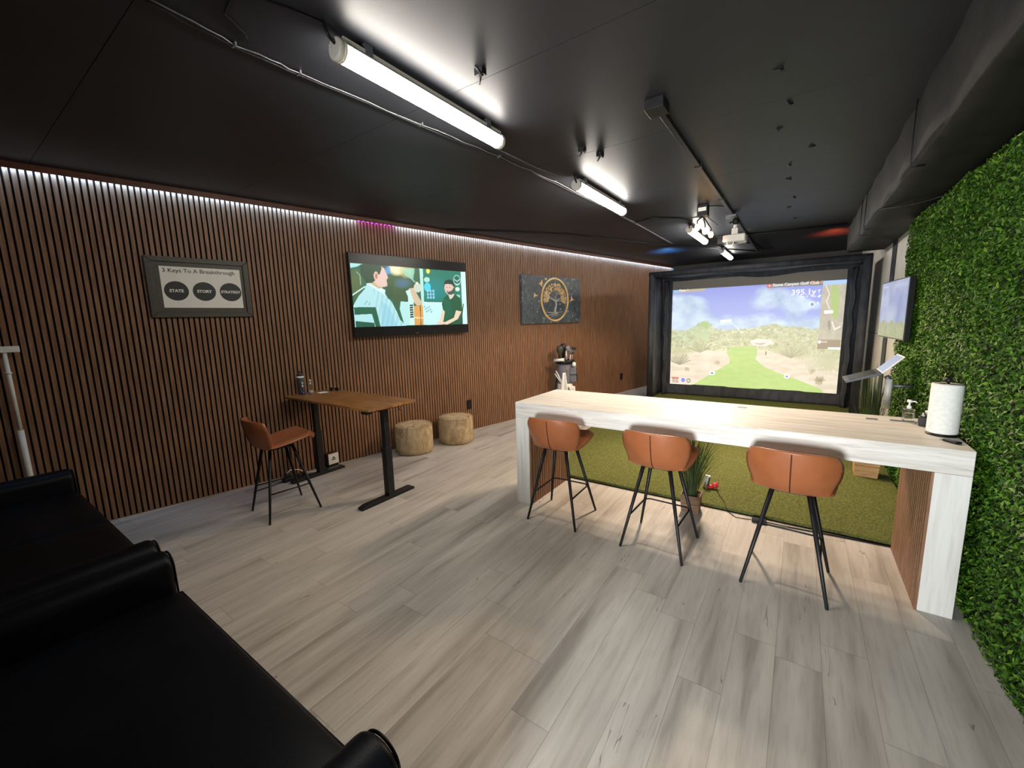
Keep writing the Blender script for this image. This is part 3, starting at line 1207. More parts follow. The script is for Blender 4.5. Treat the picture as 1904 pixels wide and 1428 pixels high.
# man on the right: cap, bearded face, dark tee, forearms
tee = [(1430, 830), (1480, 730), (1540, 690), (1640, 690), (1710, 750), (1735, 900), (1700, 1000), (1690, 1130), (1420, 1140), (1450, 960)]
p.poly(tee, (14, 84, 52))
p.poly([(1460, 760), (1560, 780), (1580, 1000), (1470, 1080)], (14, 106, 84), .5)
p.poly([(1530, 680), (1630, 690), (1600, 740), (1560, 770)], (214, 206, 196))
p.ell(1555, 600, 72, 96, (222, 190, 176))
p.poly([(1510, 640), (1545, 648), (1590, 640), (1625, 590), (1640, 600), (1625, 665), (1585, 700), (1535, 690)], (60, 76, 60))
p.ell(1520, 585, 8, 5, (60, 60, 50))
p.ell(1565, 585, 8, 5, (60, 60, 50))
p.line([(1528, 655), (1562, 655)], 5, (190, 140, 130))
p.poly([(1478, 540), (1495, 490), (1560, 465), (1620, 490), (1640, 560), (1625, 580), (1600, 545), (1540, 535)], (14, 54, 44))
p.poly([(1440, 910), (1470, 950), (1440, 1090), (1380, 1080)], (226, 206, 178))
p.poly([(1640, 930), (1720, 950), (1660, 1060), (1500, 1140), (1400, 1130), (1600, 1040)], (226, 206, 178))
p.ell(1400, 1115, 60, 26, (230, 200, 184))
p.line([(1755, 840), (1700, 1130)], 14, (20, 60, 60))
zt, zb = TH*(1-.127), TH*.123
picture_mesh('picture', 'tvpic', t, -TW+.012, zb, TW-.012, zt, -.0765, p.c)
MB().box(-.02, -.0765, .02, .02, -.0755, .028).build('maker_badge', 'greymetal', t)

# framed poster
t = thing('framed_poster', 'framed white poster with three black circles reading STATE, STORY, STRATEGY on the slatted wall', 'poster', wp(1.622, 0, 1.735), WROT)
fw, fh = .387, .535
m = MB()
b_ = .045
m.prism([(-fw, 0), (fw, 0), (fw-b_, b_), (-fw+b_, b_)], -.03, -.002)
m.prism([(fw, 0), (fw, fh), (fw-b_, fh-b_), (fw-b_, b_)], -.03, -.002)
m.prism([(fw, fh), (-fw, fh), (-fw+b_, fh-b_), (fw-b_, fh-b_)], -.03, -.002)
m.prism([(-fw, fh), (-fw, 0), (-fw+b_, b_), (-fw+b_, fh-b_)], -.03, -.002)
m.build('frame', 'greyframe', t, bevel=.004)
MB().box(-fw+.03, -.016, .03, fw-.03, -.003, fh-.03).build('mat_board', 'greyframe', t)
PX0, PX1, PZ0, PZ1 = -.292, .315, .087, .452
MB().box(PX0, -.0185, PZ0, PX1, -.0165, PZ1).build('sheet', 'cream', t)
m = MB()
put_text(m, '3 Keys To A Breakthrough', PX0+.018, PZ1-.036, -.0190, .050, 'LEFT', .0003, 1.0)
for cx in (-.190, .015, .222):
    n = 40
    m.prism([(cx+.088*math.cos(2*PI*k/n), .237+.086*math.sin(2*PI*k/n)) for k in range(n)], -.0198, -.0187)
m.build('black_print', 'ink', t)
for cx, tx in ((-.190, 'STATE'), (.015, 'STORY'), (.222, 'STRATEGY')):
    m = MB()
    put_text(m, tx, cx, .237, -.0202, .036 if len(tx) < 6 else .033, 'CENTER', .0012, 1.0)
    m.build('circle_lettering', 'whiteink', t)

# canvas with tree emblem
AW, AH = 1.56, .80
t = thing('wall_art', 'dark slate canvas with a golden tree in an oval ring on the slatted wall', 'wall art', wp(6.62, 0, 1.57), WROT)
MB().box(-AW/2, -.045, 0, AW/2, 0, AH).build('canvas', 'slate', t, bevel=.005)
HA = homog([(250, 175), (1540, 245), (1520, 1190), (265, 1220)], [(-AW/2, AH), (AW/2, AH), (AW/2, 0), (-AW/2, 0)])


def ap(x, y):
    a, b = hmap(HA, x, y)
    return float(a), float(b)


def apts(pts):
    return [(ap(x, y)[0], -.05, ap(x, y)[1]) for x, y in pts]


ring = [(952+290*math.cos(2*PI*k/64), 700+450*math.sin(2*PI*k/64)) for k in range(65)]
MB().tube(apts(ring), .018, 8).build('oval_ring', 'gold', t)
m = MB()


def branch(x, y, ang, L, wd, depth):
    pts = [(x, y)]
    a = ang
    for k in range(4):
        a += random.uniform(-.22, .22)
        x += math.cos(a)*L/4
        y -= math.sin(a)*L/4*1.0
        pts.append((x, y))
    m.tube(apts(pts), [wd*(1-.13*k) for k in range(5)], 5)
    if depth > 0 and L > 30:
        for da in (-.62, .05, .62):
            branch(x, y, a+da+random.uniform(-.15, .15), L*.62, wd*.55, depth-1)


for ang, L in ((PI/2, 150), (2.35, 150), (.8, 150), (2.85, 140), (.3, 140)):
    branch(965, 740, ang, L, .011, 2)
m.tube(apts([(965, 740), (985, 800), (970, 870), (950, 950), (955, 1010)]), [.014, .015, .017, .024, .03], 6)
for dx, dy in ((-190, -30), (-150, 40), (-90, 80), (0, 90), (80, 70), (130, 30), (170, -40), (-120, -30), (110, -30)):
    m.tube(apts([(955, 980), (955+dx*.5, 1000+dy*.6), (955+dx, 1000+dy)]), [.014, .008, .004], 5)
m.build('silver_branches', 'silverpaint', t)
m = MB()
for k in range(260):
    a = random.uniform(-.25, PI+.25)
    rr = random.uniform(.55, 1)
    x = 955+248*rr*math.cos(a)
    y = 700-350*rr*math.sin(a)
    if y > 820:
        continue
    X_, Z_ = ap(x, y)
    L = random.uniform(.012, .022)
    q = random.uniform(0, 2*PI)
    ca, sa = math.cos(q), math.sin(q)
    m.prism([(X_+L*ca, Z_+L*sa), (X_-L*.45*sa, Z_+L*.45*ca), (X_-L*ca, Z_-L*sa), (X_+L*.45*sa, Z_-L*.45*ca)], -.056, -.0455)
m.build('golden_leaves', 'gold', t)
birds = [[(600, 360), (640, 350), (680, 270), (690, 360), (670, 400), (700, 450), (650, 410)],
         [(725, 240), (750, 260), (790, 235), (770, 285), (750, 285)],
         [(510, 555), (540, 610), (595, 600), (560, 640), (530, 635), (500, 670)],
         [(1320, 615), (1345, 690), (1390, 705), (1330, 720), (1280, 750), (1315, 700)]]
for bp in birds:
    bb = [ap(*q) for q in bp]
    MB().prism(bb, -.056, -.0455).build('golden_bird', 'gold', t)
m = MB()
for x, y in ((612, 740), (575, 965), (710, 1100), (1255, 340), (1325, 450), (1240, 955), (1068, 800), (1080, 910), (1340, 1058), (1430, 1128)):
    a, b = ap(x, y)
    MB().ball((a, -.047, b), .014, 6, 1, .4, 1).build('pearl_dot', 'silverpaint', t)

# wall outlets
for s_, z_, lab in ((4.70, .40, 'black wall outlet above the right fur pouf'), (8.94, .355, 'black wall outlet near the golf screen end of the slatted wall')):
    t = thing('wall_outlet', lab, 'outlet', wp(s_, 0, z_), WROT)
    MB().box(-.045, -.012, -.07, .045, 0, .07).build('cover_plate', 'blackplastic', t, bevel=.003)
    MB().box(-.02, -.015, -.045, .02, -.0125, -.008).box(-.02, -.015, .008, .02, -.0125, .045).build('socket', 'blackmetal', t)

# white pole behind the sofa
t = thing('pole', 'slim white pole with a flat bracket on top standing behind the left sofa', 'pole', wp(.375, .08, 0), WROT)
MB().tube([(0, 0, 0), (0, 0, .9)], .017, 12).build('lower_tube', 'beige', t)
MB().tube([(0, 0, .88), (0, 0, 1.5)], .012, 12).tube([(0, 0, 1.33), (0, 0, 1.345)], .018, 12).build('upper_tube', 'beige', t)
MB().box(-.035, -.02, 1.49, .075, .02, 1.535).build('flat_bracket', 'white', t, bevel=.003)

# ------------------------------------------------------------------ golf bag
def golf_bag():
    c = wp(6.62, .30, 0)
    t = thing('golf_bag', 'grey and white golf bag full of clubs standing by the slatted wall', 'golf bag', c, .5)

    def body(z0, z1, r0, r1, name, mat):
        MB().lathe([(.001, z0), (r0*.95, z0), (r0, z0+.02), ((r0+r1)/2*1.02, (z0+z1)/2), (r1, z1-.01), (r1*.95, z1)], n=28, sx=1, sy=.85).build(name, mat, t)
    body(0, .05, .15, .15, 'base', 'blackplastic')
    body(.05, .52, .145, .135, 'lower_bag', 'white')
    body(.52, .86, .138, .14, 'upper_bag', 'grey')
    MB().lathe([(.14, .86), (.165, .87), (.165, .92), (.15, .935), (.13, .93), (.128, .86)], n=28, sx=1, sy=.85).build('top_cuff', 'blackplastic', t)
    MB().box(.07, -.11, .54, .2, .08, .82).build('side_pocket', 'grey', t, bevel=.03, seg=4)
    MB().tube([(.202, -.105, .55), (.202, -.105, .81)], .006, 6).tube([(.08, -.113, .68), (.2, -.112, .68)], .006, 6).build('pocket_zip', 'ink', t)
    MB().box(.05, -.16, .2, .17, -.08, .48).build('ball_pocket', 'cream', t, bevel=.02, seg=4)
    MB().tube([(.05, -.163, .46), (.09, -.164, .37), (.17, -.163, .34)], .007, 6).build('pocket_trim', 'ink', t)
    MB().grid(lambda u, v: (-.02+(u-.5)*(.05+.13*v), -.15-.02*math.sin(u*9)*v, .72-.5*v), 14, 12).build('towel', 'paper', t, solid=.008)
    for k in range(2):
        MB().tube([(-.16-.02*k, -.05, .74-.05*k), (-.06+.0*k, -.13, .55-.02*k), (.0, -.14, .46)], .012, 8).build('carry_strap', 'cream', t)
    MB().tube([(-.1, .0, .85), (-.25, -.02, .0)], .010, 8).build('stand_leg', 'blackmetal', t)
    MB().tube([(-.03, .1, .85), (-.12, .17, .0)], .010, 8).build('stand_leg', 'blackmetal', t)
    # white handle roll at the left of the cuff
    MB().tube([(-.19, -.1, .93), (-.02, -.15, .945)], .026, 12).build('grab_handle', 'white', t)
    MB().ball((.15, -.12, .86), .035, 8, 1, .8, 1.2).build('golf_glove', 'white', t)
    rnd = random.Random(3)
    for k in range(9):
        ax, ay = rnd.uniform(-.03, .11), rnd.uniform(-.07, .07)
        tx, ty = ax*1.5+.01, ay*1.3
        h = rnd.uniform(1.04, 1.15)
        cl = MB().tube([(ax, ay, .7), (tx, ty, h)], .005, 6)
        c_ = cl.build('club', 'steel', t)
        q = rnd.uniform(-1, 1)
        MB().prism([(tx-.012, h-.01), (tx+.045, h-.012), (tx+.06, h+.03), (tx+.01, h+.028)], ty-.009, ty+.009).build('club_head', 'blackmetal' if k % 2 else 'greymetal', c_, bevel=.003)
    for (x, y, z, r) in ((-.09, -.03, 1.13, .062), (-.03, .05, 1.16, .055)):
        MB().tube([(x+.02, y, .75), (x, y, z-.14)], .006, 6).build('driver_shaft', 'steel', t)
        MB().lathe([(.001, -.2), (.025, -.2), (.028, -.1), (r*.9, -.05), (r, 0), (r*.8, .04), (.001, .055)], x, y, z, 16, 1, .8).build('head_cover', 'greyframe' if x < -.05 else 'ink', t)


golf_bag()

# ------------------------------------------------------------------ golf screen enclosure
EX0, EX1, EY0, EY1, EZ = -2.40, .80, 8.0, 8.95, 2.46
t = thing('golf_screen', 'black fabric golf simulator bay with projected fairway picture at the far end', 'golf screen', ((EX0+EX1)/2, EY0, .03))
hx = (EX1-EX0)/2
zt = EZ-.03
MB().tube([(-hx+.05, .05, 0), (-hx+.05, .05, zt-.05)], .055, 14).build('front_post', 'fabric', t)
MB().tube([(hx-.05, .05, 0), (hx-.05, .05, zt-.05)], .055, 14).build('front_post', 'fabric', t)
MB().tube([(-hx, .05, zt-.05), (hx, .05, zt-.05)], .05, 14).build('top_beam', 'fabric', t)
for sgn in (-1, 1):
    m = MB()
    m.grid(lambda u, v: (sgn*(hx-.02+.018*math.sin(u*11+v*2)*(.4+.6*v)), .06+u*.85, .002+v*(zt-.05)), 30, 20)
    m.build('side_curtain', 'fabric_lit', t, solid=.01)
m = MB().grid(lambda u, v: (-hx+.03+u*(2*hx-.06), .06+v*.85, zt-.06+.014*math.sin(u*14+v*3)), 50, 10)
m.build('roof_curtain', 'fabric_lit', t, solid=.01)
# foam bulge inside each post
for sgn in (-1, 1):
    m = MB().grid(lambda u, v: (sgn*(hx-.11-.05*math.sin(v*PI)*1-.01*math.sin(u*30)), .72+.17*v, .002+u*(zt-.12)), 40, 8)
    m.build('foam_pad', 'fabric', t, solid=.02)
MB().box(-hx+.02, .935, .002, hx-.02, .95, zt-.05).build('back_panel', 'fabric', t)
SX0, SX1, SZ0, SZ1 = -2.185+.8, .585+.8, .235-.03, 2.335-.03
NX, NY = 520, 390
U, V = np.meshgrid(np.linspace(0, 1, NX+1), np.linspace(0, 1, NY+1))
HS = homog([(0, 0), (1, 0), (1, 1), (0, 1)], [(265, 310), (1460, 230), (1365, 1072), (230, 1000)])
X, Y = hmap(HS, U, V)
HI = np.linalg.inv(HS)
p = Paint(X, Y)
# sky
sky = fbm(X/210+1.3, Y/120+4, 21, 6)
sky2 = fbm(X/90+7, Y/60+2, 33, 5)
blue = p.col((132, 144, 216))
pale = p.col((186, 200, 236))
cl = p.col((206, 224, 240))
lowc = p.col((150, 172, 204))
base = blue*(1-.45*np.clip((Y-330)/320, 0, 1))[..., None]+pale*(.45*np.clip((Y-330)/320, 0, 1))[..., None]
shape = np.clip(1-((X-380)/240)**2-((Y-490)/130)**2, -.6, 1)*.25+np.clip(1-((X-1010)/230)**2-((Y-450)/100)**2, -.6, 1)*.28+.34*np.clip((Y-515)/80, 0, 1)-.14*np.exp(-((X-690)/110)**2)
cf = np.clip(np.clip((sky+shape*1.5-.30)*4.5, 0, 1)+np.clip((Y-535+60*(sky2-.5))/45, 0, .85), 0, 1)[..., None]
cc = lowc*(1-np.clip(sky2*1.6-.3, 0, 1))[..., None]+cl*np.clip(sky2*1.6-.3, 0, 1)[..., None]
p.c = base*(1-cf)+cc*cf
# hills and scrub
hor = 640+np.where(X < 560, -25*np.exp(-((X-470)/70)**2)*2.3, 0)+14*(fbm(X/30, X*0+2, 4)-.5)*2-38*np.exp(-((X-960)/170)**2)
veg = Y > hor
n1 = fbm(X/26, Y/16, 51, 5)
n2 = fbm(X/9, Y/9, 61, 3)
vc = p.col((150, 160, 110))*(1-n1[..., None])+p.col((226, 228, 196))*n1[..., None]
n4 = fbm(X/5, Y/6, 65, 2)
vc = vc*(.45+.65*n2[..., None]+.45*n4[..., None])
p.fill(veg, vc)
gt = np.exp(-((X-380)/150)**2-((Y-650)/110)**2)
p.fill(veg & (gt*n1 > .22), (164, 190, 150), .5)
# sandy ground both sides
sand = Y > (775+np.where(X > 840, (X-840)*.13, (620-X)*.07)+40*(n1-.5))
n3 = fbm(X/60, Y/14, 71, 4)
sc = p.col((196, 186, 164))*(1-n3[..., None])+p.col((232, 224, 206))*n3[..., None]
p.fill(sand, sc)
for (bx, by, br) in ((300, 800, 70), (430, 740, 60), (1040, 760, 90), (1310, 860, 90), (1120, 800, 60), (1250, 990, 30), (1200, 920, 26), (350, 905, 18), (560, 860, 18)):
    d = ((X-bx)/br)**2+((Y-by)/(br*.75))**2+(fbm(X/8+bx, Y/14, 81, 3)-.5)*2.2
    p.fill(np.clip(1.1-d, 0, 1), (150, 148, 116) if br < 60 else (178, 180, 140), .75)
p.poly([(780, 712), (840, 698), (930, 708), (945, 730), (880, 752), (800, 744)], (222, 214, 204))
p.poly([(800, 730), (900, 726), (860, 744)], (180, 170, 168))
fair = [(380, 1012), (520, 930), (640, 862), (642, 832), (620, 785), (655, 757), (790, 748), (838, 765), (820, 838), (870, 885), (960, 925), (1080, 968), (1260, 1040), (1300, 1100), (380, 1100)]
fm = p.mask_poly(fair)
fc = p.col((170, 204, 118))*(.88+.2*fbm(X/40, Y/12, 91, 3))[..., None]
p.fill(fm, fc)
for bx, by in ((520, 930), (1030, 955)):
    p.ell(bx, by, 20, 14, (236, 240, 246))
    p.ell(bx, by, 9, 7, (96, 110, 190))
for bx, by in ((675, 768), (838, 770), (768, 950)):
    p.ell(bx, by, 5, 5, (230, 244, 190))
p.ell(890, 798, 5, 14, (110, 110, 96))
# spiky desert plants
rp = random.Random(11)
for bx, by, L_, nn_, cc_ in ((295, 870, 95, 16, (170, 172, 150)), (300, 872, 80, 10, (126, 126, 108)), (440, 790, 90, 16, (150, 156, 124)), (460, 700, 80, 14, (176, 192, 146)), (480, 620, 48, 12, (150, 186, 110)),
                            (1050, 825, 105, 18, (190, 192, 160)), (1060, 830, 85, 12, (146, 146, 120)), (1255, 990, 40, 12, (140, 132, 104)), (1330, 780, 70, 12, (186, 190, 160)), (690, 700, 30, 8, (168, 172, 132))):
    for k in range(nn_):
        a = PI*(.12+.76*k/(nn_-1))+rp.uniform(-.08, .08)
        l_ = L_*rp.uniform(.6, 1)
        p.line([(bx, by), (bx+math.cos(a)*l_*1.1, by-math.sin(a)*l_)], 6, cc_, .75)
for k in range(14):
    xx = 1165+k*16
    p.line([(xx, 900+rp.uniform(-20, 10)), (xx+rp.uniform(-5, 5), 780+rp.uniform(-30, 30))], 11, (186, 192, 156), .55)
for k in range(70):
    xx, yy = rp.uniform(255, 1235), rp.uniform(660, 770)
    p.ell(xx, yy, rp.uniform(8, 22), rp.uniform(5, 11), rp.choice([(128, 136, 98), (206, 208, 172), (150, 162, 116), (112, 116, 88)]), .45, .8)
p.poly([(780, 712), (840, 698), (930, 708), (945, 730), (880, 752), (800, 744)], (222, 214, 204))
p.poly([(800, 730), (900, 726), (860, 744)], (180, 170, 168))
p.fill(fm, fc)
for bx, by in ((520, 930), (1030, 955)):
    p.ell(bx, by, 20, 14, (236, 240, 246))
    p.ell(bx, by, 9, 7, (96, 110, 190))
# overlays
p.poly([(905, 328), (1290, 304), (1287, 340), (905, 357)], (112, 104, 104))
p.poly([(905, 328), (940, 326), (940, 355), (905, 357)], (200, 96, 92))
p.poly([(918, 346), (924, 334), (930, 346)], (250, 240, 240))
p.poly([(270, 366), (485, 352), (485, 374), (270, 390)], (178, 164, 146))
p.poly([(272, 366), (304, 364), (304, 386), (272, 388)], (130, 186, 226))
p.poly([(1290, 304), (1458, 292), (1455, 330), (1288, 342)], (160, 192, 240))
p.poly([(1288, 342), (1455, 330), (1405, 706), (1246, 706)], (196, 188, 172))
mp_ = p.mask_poly([(1288, 342), (1455, 330), (1405, 706), (1246, 706)])
p.fill(mp_, p.col((170, 164, 146))*(.75+.6*fbm(X/30, Y/30, 7, 5))[..., None], .8)
p.fill(mp_ & (np.hypot((X-1368)/30, (Y-450)/120) < 1+.5*(fbm(X/20, Y/20, 5)-.5)), (160, 184, 108))
p.line([(1310, 345), (1330, 400), (1310, 450), (1330, 500)], 6, (230, 224, 206))
p.line([(1345, 590), (1360, 640), (1400, 620)], 10, (232, 220, 208))
p.ell(1325, 610, 10, 34, (140, 132, 120))
p.poly([(1292, 512), (1352, 508), (1352, 530), (1292, 534)], (240, 240, 236))
p.poly([(1246, 706), (1402, 710), (1396, 774), (1240, 770)], (144, 128, 108))
p.poly([(1312, 758), (1398, 760), (1397, 773), (1311, 771)], (246, 246, 244))
p.ell(1256, 722, 11, 11, (246, 244, 236))
p.poly([(583, 572), (660, 566), (660, 588), (583, 594)], (224, 240, 246))
p.line([(575, 602), (665, 596)], 5, (214, 234, 244))
p.line([(662, 590), (730, 662)], 4, (226, 240, 240))
p.ell(1212, 470, 20, 20, (220, 234, 246))
p.ell(1212, 470, 12, 12, (120, 140, 190))
p.poly([(1256, 372), (1272, 368), (1262, 382), (1258, 398)], (240, 244, 250))
p.poly([(1246, 420), (1262, 406), (1274, 404), (1266, 422)], (226, 240, 240))
# corner marks
p.poly([(244, 956), (292, 958), (291, 996), (243, 994)], (214, 190, 188))
p.poly([(244, 956), (292, 958), (291, 966), (243, 964)], (180, 60, 60))
p.ell(321, 976, 17, 19, (226, 230, 246))
p.ell(321, 976, 14, 15, (96, 112, 214))
p.ell(358, 980, 15, 15, (120, 124, 110))
p.poly([(350, 976), (366, 976), (366, 984), (350, 984)], (226, 226, 216))
# the projector's picture stops a little below the top of the cloth
unlit = V < .083
SPEC = 1.0
p.c[unlit] = p.c[unlit]*0
scr = picture_mesh('projection_cloth', 'screen', t, SX0, SZ0, SX1, SZ1, .925, p.c)


def sp(x, y):
    a, b = hmap(HI, x, y)
    return SX0+float(a)*(SX1-SX0), SZ1-float(b)*(SZ1-SZ0)


m = MB()
for tx, x, y, sz, al, bd in (('Stone Canyon Golf Club', 945, 340, .068, 'LEFT', .0012), ('395.1y', 1240, 384, .135, 'RIGHT', .002), ('Par 4 Tee', 1240, 413, .06, 'RIGHT', 0),
                             ('Player 1', 306, 372, .055, 'LEFT', .0008), ('310 y', 622, 580, .05, 'CENTER', 0), ('8', 1250, 462, .07, 'CENTER', 0), ('Hole', 1285, 722, .05, 'CENTER', 0)):
    a, b = sp(x, y)
    if tx == '310 y':
        continue
    put_text(m, tx, a, b, .921, sz, al, bd)
m.build('lettering', 'txtwhite', scr)
m = MB()
a, b = sp(1248, 323)
put_text(m, 'Par 4', a, b, .921, .075, 'CENTER', .001)
m.build('orange_lettering', 'txtorange', scr)
m = MB()
a, b = sp(268, 980)
put_text(m, 'E6', a, b, .921, .12, 'CENTER', .003)
m.build('corner_mark', 'whiteink', scr)
# wavy black border above the cloth
n = 60
xs = [SX0-.12+(SX1-SX0+.24)*k/n for k in range(n+1)]
lo = [(x, SZ1-.004+.022*math.sin((x-SX0)*2.6)-.018*math.sin((x-SX0)*5.0)) for x in xs]
m = MB()
for k in range(n):
    m.prism([lo[k], lo[k+1], (xs[k+1], zt-.06), (xs[k], zt-.06)], .895, .905)
m.build('border_flap', 'fabric', t)
# floor skirt
MB().grid(lambda u, v: (SX0-.16+u*(SX1-SX0+.32), .93-.05*math.sin(v*PI/2)+.01*math.sin(u*16), SZ0+.01-v*(SZ0+.006)), 40, 6).build('skirt', 'fabric', t, solid=.008)

# ------------------------------------------------------------------ ceiling lights
def tube_light():
    t = thing('ceiling_light', 'x', 'ceiling light', group='tube lights on the ceiling')
    L = .60
    R_ = .043
    zc = -.078
    n = 24
    # housing: upper part of the tube
    def arc(a0, a1, r, y, k, nn):
        a = a0+(a1-a0)*k/nn
        return (r*math.cos(a), y, zc+r*math.sin(a))
    m = MB()
    nn = 10
    m.grid(lambda u, v: arc(math.radians(20), math.radians(160), R_, -L+.03+(2*L-.06)*v, u*nn, nn), nn, 1)
    m.box(-.028, -L+.03, zc+.022, .028, L-.03, zc+.05)
    m.build('housing', 'beige', t)
    m = MB()
    nn = 22
    m.grid(lambda u, v: arc(math.radians(-200), math.radians(20), R_*1.0, -L+.035+(2*L-.07)*v, u*nn, nn), nn, 1)
    m.build('diffuser', 'tube', t)
    for s in (-1, 1):
        m = MB().tube([(0, s*(L-.038), zc), (0, s*(L-.006), zc), (0, s*L, zc)], [R_*1.06, R_*1.06, R_*.9], 24)
        m.tube([(-.018, s*L, zc+.012), (-.018, s*(L+.008), zc+.012)], .006, 8)
        m.build('end_cap', 'beige', t)
        m = MB().box(-.03, s*(L-.16)-.02, zc+.03, .03, s*(L-.16)+.02, 0)
        m.build('ceiling_clip', 'greymetal', t)
    MB().tube([(.01, -L-.002, zc+.012), (.01, -L-.03, zc+.03), (0.01, -L-.05, -.004)], .007, 8).build('cable_gland', 'blackplastic', t)
    return t


tl = tube_light()
tl.location = (-1.71, 1.785, CEIL)
tl['label'] = 'nearest and largest-looking tube light on the black ceiling'
for (x, y, lab) in ((-1.70, 4.08, 'second tube light on the ceiling, between the nearest one and the warm spots'), (-1.33, 6.78, 'third tube light on the ceiling, beside the warm bulbs'), (-1.27, 9.2, 'farthest tube light on the ceiling, above the golf screen')):
    c = copy_tree(tl)
    c.location = (x, y, CEIL)
    c['label'] = lab

# warm spots fixture
t = thing('spot_fixture', 'black ceiling fixture with warm orange bulbs beside the third tube light', 'light fixture', (-1.0, 5.30, CEIL))
MB().box(-.055, -.02, -.12, .055, .10, 0).build('junction_box', 'blackmetal', t, bevel=.004)
MB().box(-.042, -.0225, -.07, .042, -.0205, -.03).build('label_plate', 'cream', t)
MB().box(-.12, -.03, -.13, .0, -.01, -.12).build('shelf_bar', 'blackmetal', t)
for k, (x, y, z) in enumerate(((-.03, -.10, -.255), (.0, .18, -.255), (.02, .46, -.255))):
    b = MB().lathe([(.001, -.04), (.02, -.035), (.028, -.01), (.022, .02), (.014, .03), (.001, .032)], x, y, z, 16).build('warm_bulb', 'bulb', t)
    MB().tube([(x, y, z+.032), (x, y, z+.07), (0, .04+y*.1, -.115)], .007, 8).build('bulb_holder', 'blackmetal', t)
    l = bpy.data.lights.new('warm_glow', 'SPOT')
    l.energy = WARM_W
    l.color = (1, .78, .58)
    l.spot_size = math.radians(84)
    l.spot_blend = .8
    l.shadow_soft_size = .035
    o = bpy.data.objects.new('warm_glow', l)
    COL.objects.link(o)
    o.location = (-1.0+x, 5.30+y, CEIL+z-.045)
    tgt = Vector((-.55, 4.0, 0))
    o.rotation_euler = (tgt-o.location).to_track_quat('-Z', 'Y').to_euler()
    l2 = bpy.data.lights.new('bulb_glow', 'SPOT')
    l2.spot_size = math.radians(150)
    l2.spot_blend = .25
    l2.energy = 95
    l2.color = (1, .72, .48)
    l2.shadow_soft_size = .08
    o2 = bpy.data.objects.new('bulb_glow', l2)
    COL.objects.link(o2)
    o2.location = (-1.0+x, 5.30+y, CEIL+z-.06)
MB().tube([(.03, .08, -.11), (.08, .3, -.15), (.09, .5, -.15)], .004, 6).build('support_wire', 'blackmetal', t)
tag(MB().box(-1.20, 7.62, CEIL-.10, -1.08, 7.74, CEIL).build('junction_box', 'blackmetal', bevel=.004), 'small plain black junction box on the ceiling before the farthest tube light', 'junction box')

# ceiling rail and projector
t = thing('ceiling_rail', 'straight black metal rail along the ceiling carrying the projector', 'rail', (-.775, 2.67, CEIL))
MB().box(-.018, .05, -.036, .018, 7.0, -.004).build('rail', 'blackmetal', t, bevel=.003)
MB().box(-.055, -.07, -.06, .055, .06, 0).build('end_box', 'blackmetal', t, bevel=.004)
for y in (1.2, 2.4, 3.6, 4.8):
    MB().box(-.028, y-.012, -.04, .028, y+.012, 0).build('rail_clip', 'blackmetal', t)
t = thing('projector', 'white projector hanging from the black ceiling rail', 'projector', (-.745, 6.02, 2.52))
MB().box(-.125, -.12, 0, .125, .12, .09).build('casing', 'white', t, bevel=.018, seg=4)
m = MB()
for k in range(8):
    m.box(-.105+k*.013, -.1215, .025, -.099+k*.013, -.1202, .07)
    if k < 5:
        m.box(.055+k*.012, -.1215, .03, .06+k*.012, -.1202, .07)
m.build('vent_grille', 'greymetal', t)
MB().lathe([(.04, 0), (.04, .03), (.03, .035), (.03, .02), (.001, .018)], n=20).build('lens', 'ink', t)
lens = t.children[-1]
lens.rotation_euler = (-PI/2, 0, 0)
lens.location = (.05, .12, .045)
MB().box(-.035, -.05, .0955, .035, .05, .17).tube([(0, 0, .165), (0, 0, .24)], .022, 12).build('mount', 'white', t, bevel=.004)
MB().ball((0, -.0, .255), .045, 8).tube([(-.07, 0, .25), (.05, 0, .25)], .012, 8).tube([(0, 0, .27), (0, 0, .31)], .02, 12).build('swivel', 'blackmetal', t)
MB().box(-.10, -.16, .292, .02, -.02, .318).build('mount_plate', 'greymetal', t, bevel=.004)
MB().tube([(-.07, -.13, .02), (-.06, -.15, -.05), (-.03, -.14, -.08), (0.0, -.13, -.03), (.0, -.12, .0)], .005, 8).build('cable_loop', 'white', t)

# cables on the ceiling
def cable(name, label, pts, r, mat, cat='cable'):
    return tag(MB().tube(pts, r, 6).build(name, mat), label, cat)


def wavy(pts, amp, n=6, seed=1):
    rnd = random.Random(seed)
    out = []
    for (x0, y0, z0), (x1, y1, z1) in zip(pts[:-1], pts[1:]):
        for k in range(n):
            f = k/n
            out.append((x0+(x1-x0)*f+rnd.uniform(-amp, amp), y0+(y1-y0)*f, z0+(z1-z0)*f))
    out.append(pts[-1])
    return out


zc = CEIL-.012
base = [(-2.12, .66, zc), (-2.15, .98, zc), (-2.13, 1.26, zc), (-2.06, 2.0, zc), (-1.98, 2.72, zc), (-1.93, 3.5, zc), (-1.90, 4.9, zc), (-1.89, 6.0, zc), (-1.90, 7.6, zc)]
t = thing('cable_bundle', 'pair of loosely clipped wires running along the ceiling beside the tube lights', 'cable')
MB().tube(wavy(base, .005, 6, 2), .004, 6).build('dark_wire', 'blackplastic', t)
MB().tube(wavy([(x+.02, y, z) for x, y, z in base], .009, 6, 5), .003, 6).build('grey_wire', 'greymetal', t)
for x, y, z in base[1:-1]:
    MB().box(x-.008, y-.004, z-.004, x+.028, y+.004, CEIL).build('wire_clip', 'greymetal', t)
cable('cable', 'thin black cable looping from the nearest tube light end to the ceiling wires', [(-1.70, 1.13, CEIL-.01), (-1.74, 1.02, CEIL-.006), (-1.78, .93, CEIL-.006), (-1.86, .86, CEIL-.006), (-1.97, .88, CEIL-.006), (-2.03, .98, CEIL-.006), (-2.09, 1.02, CEIL-.008)], .005, 'blackplastic')
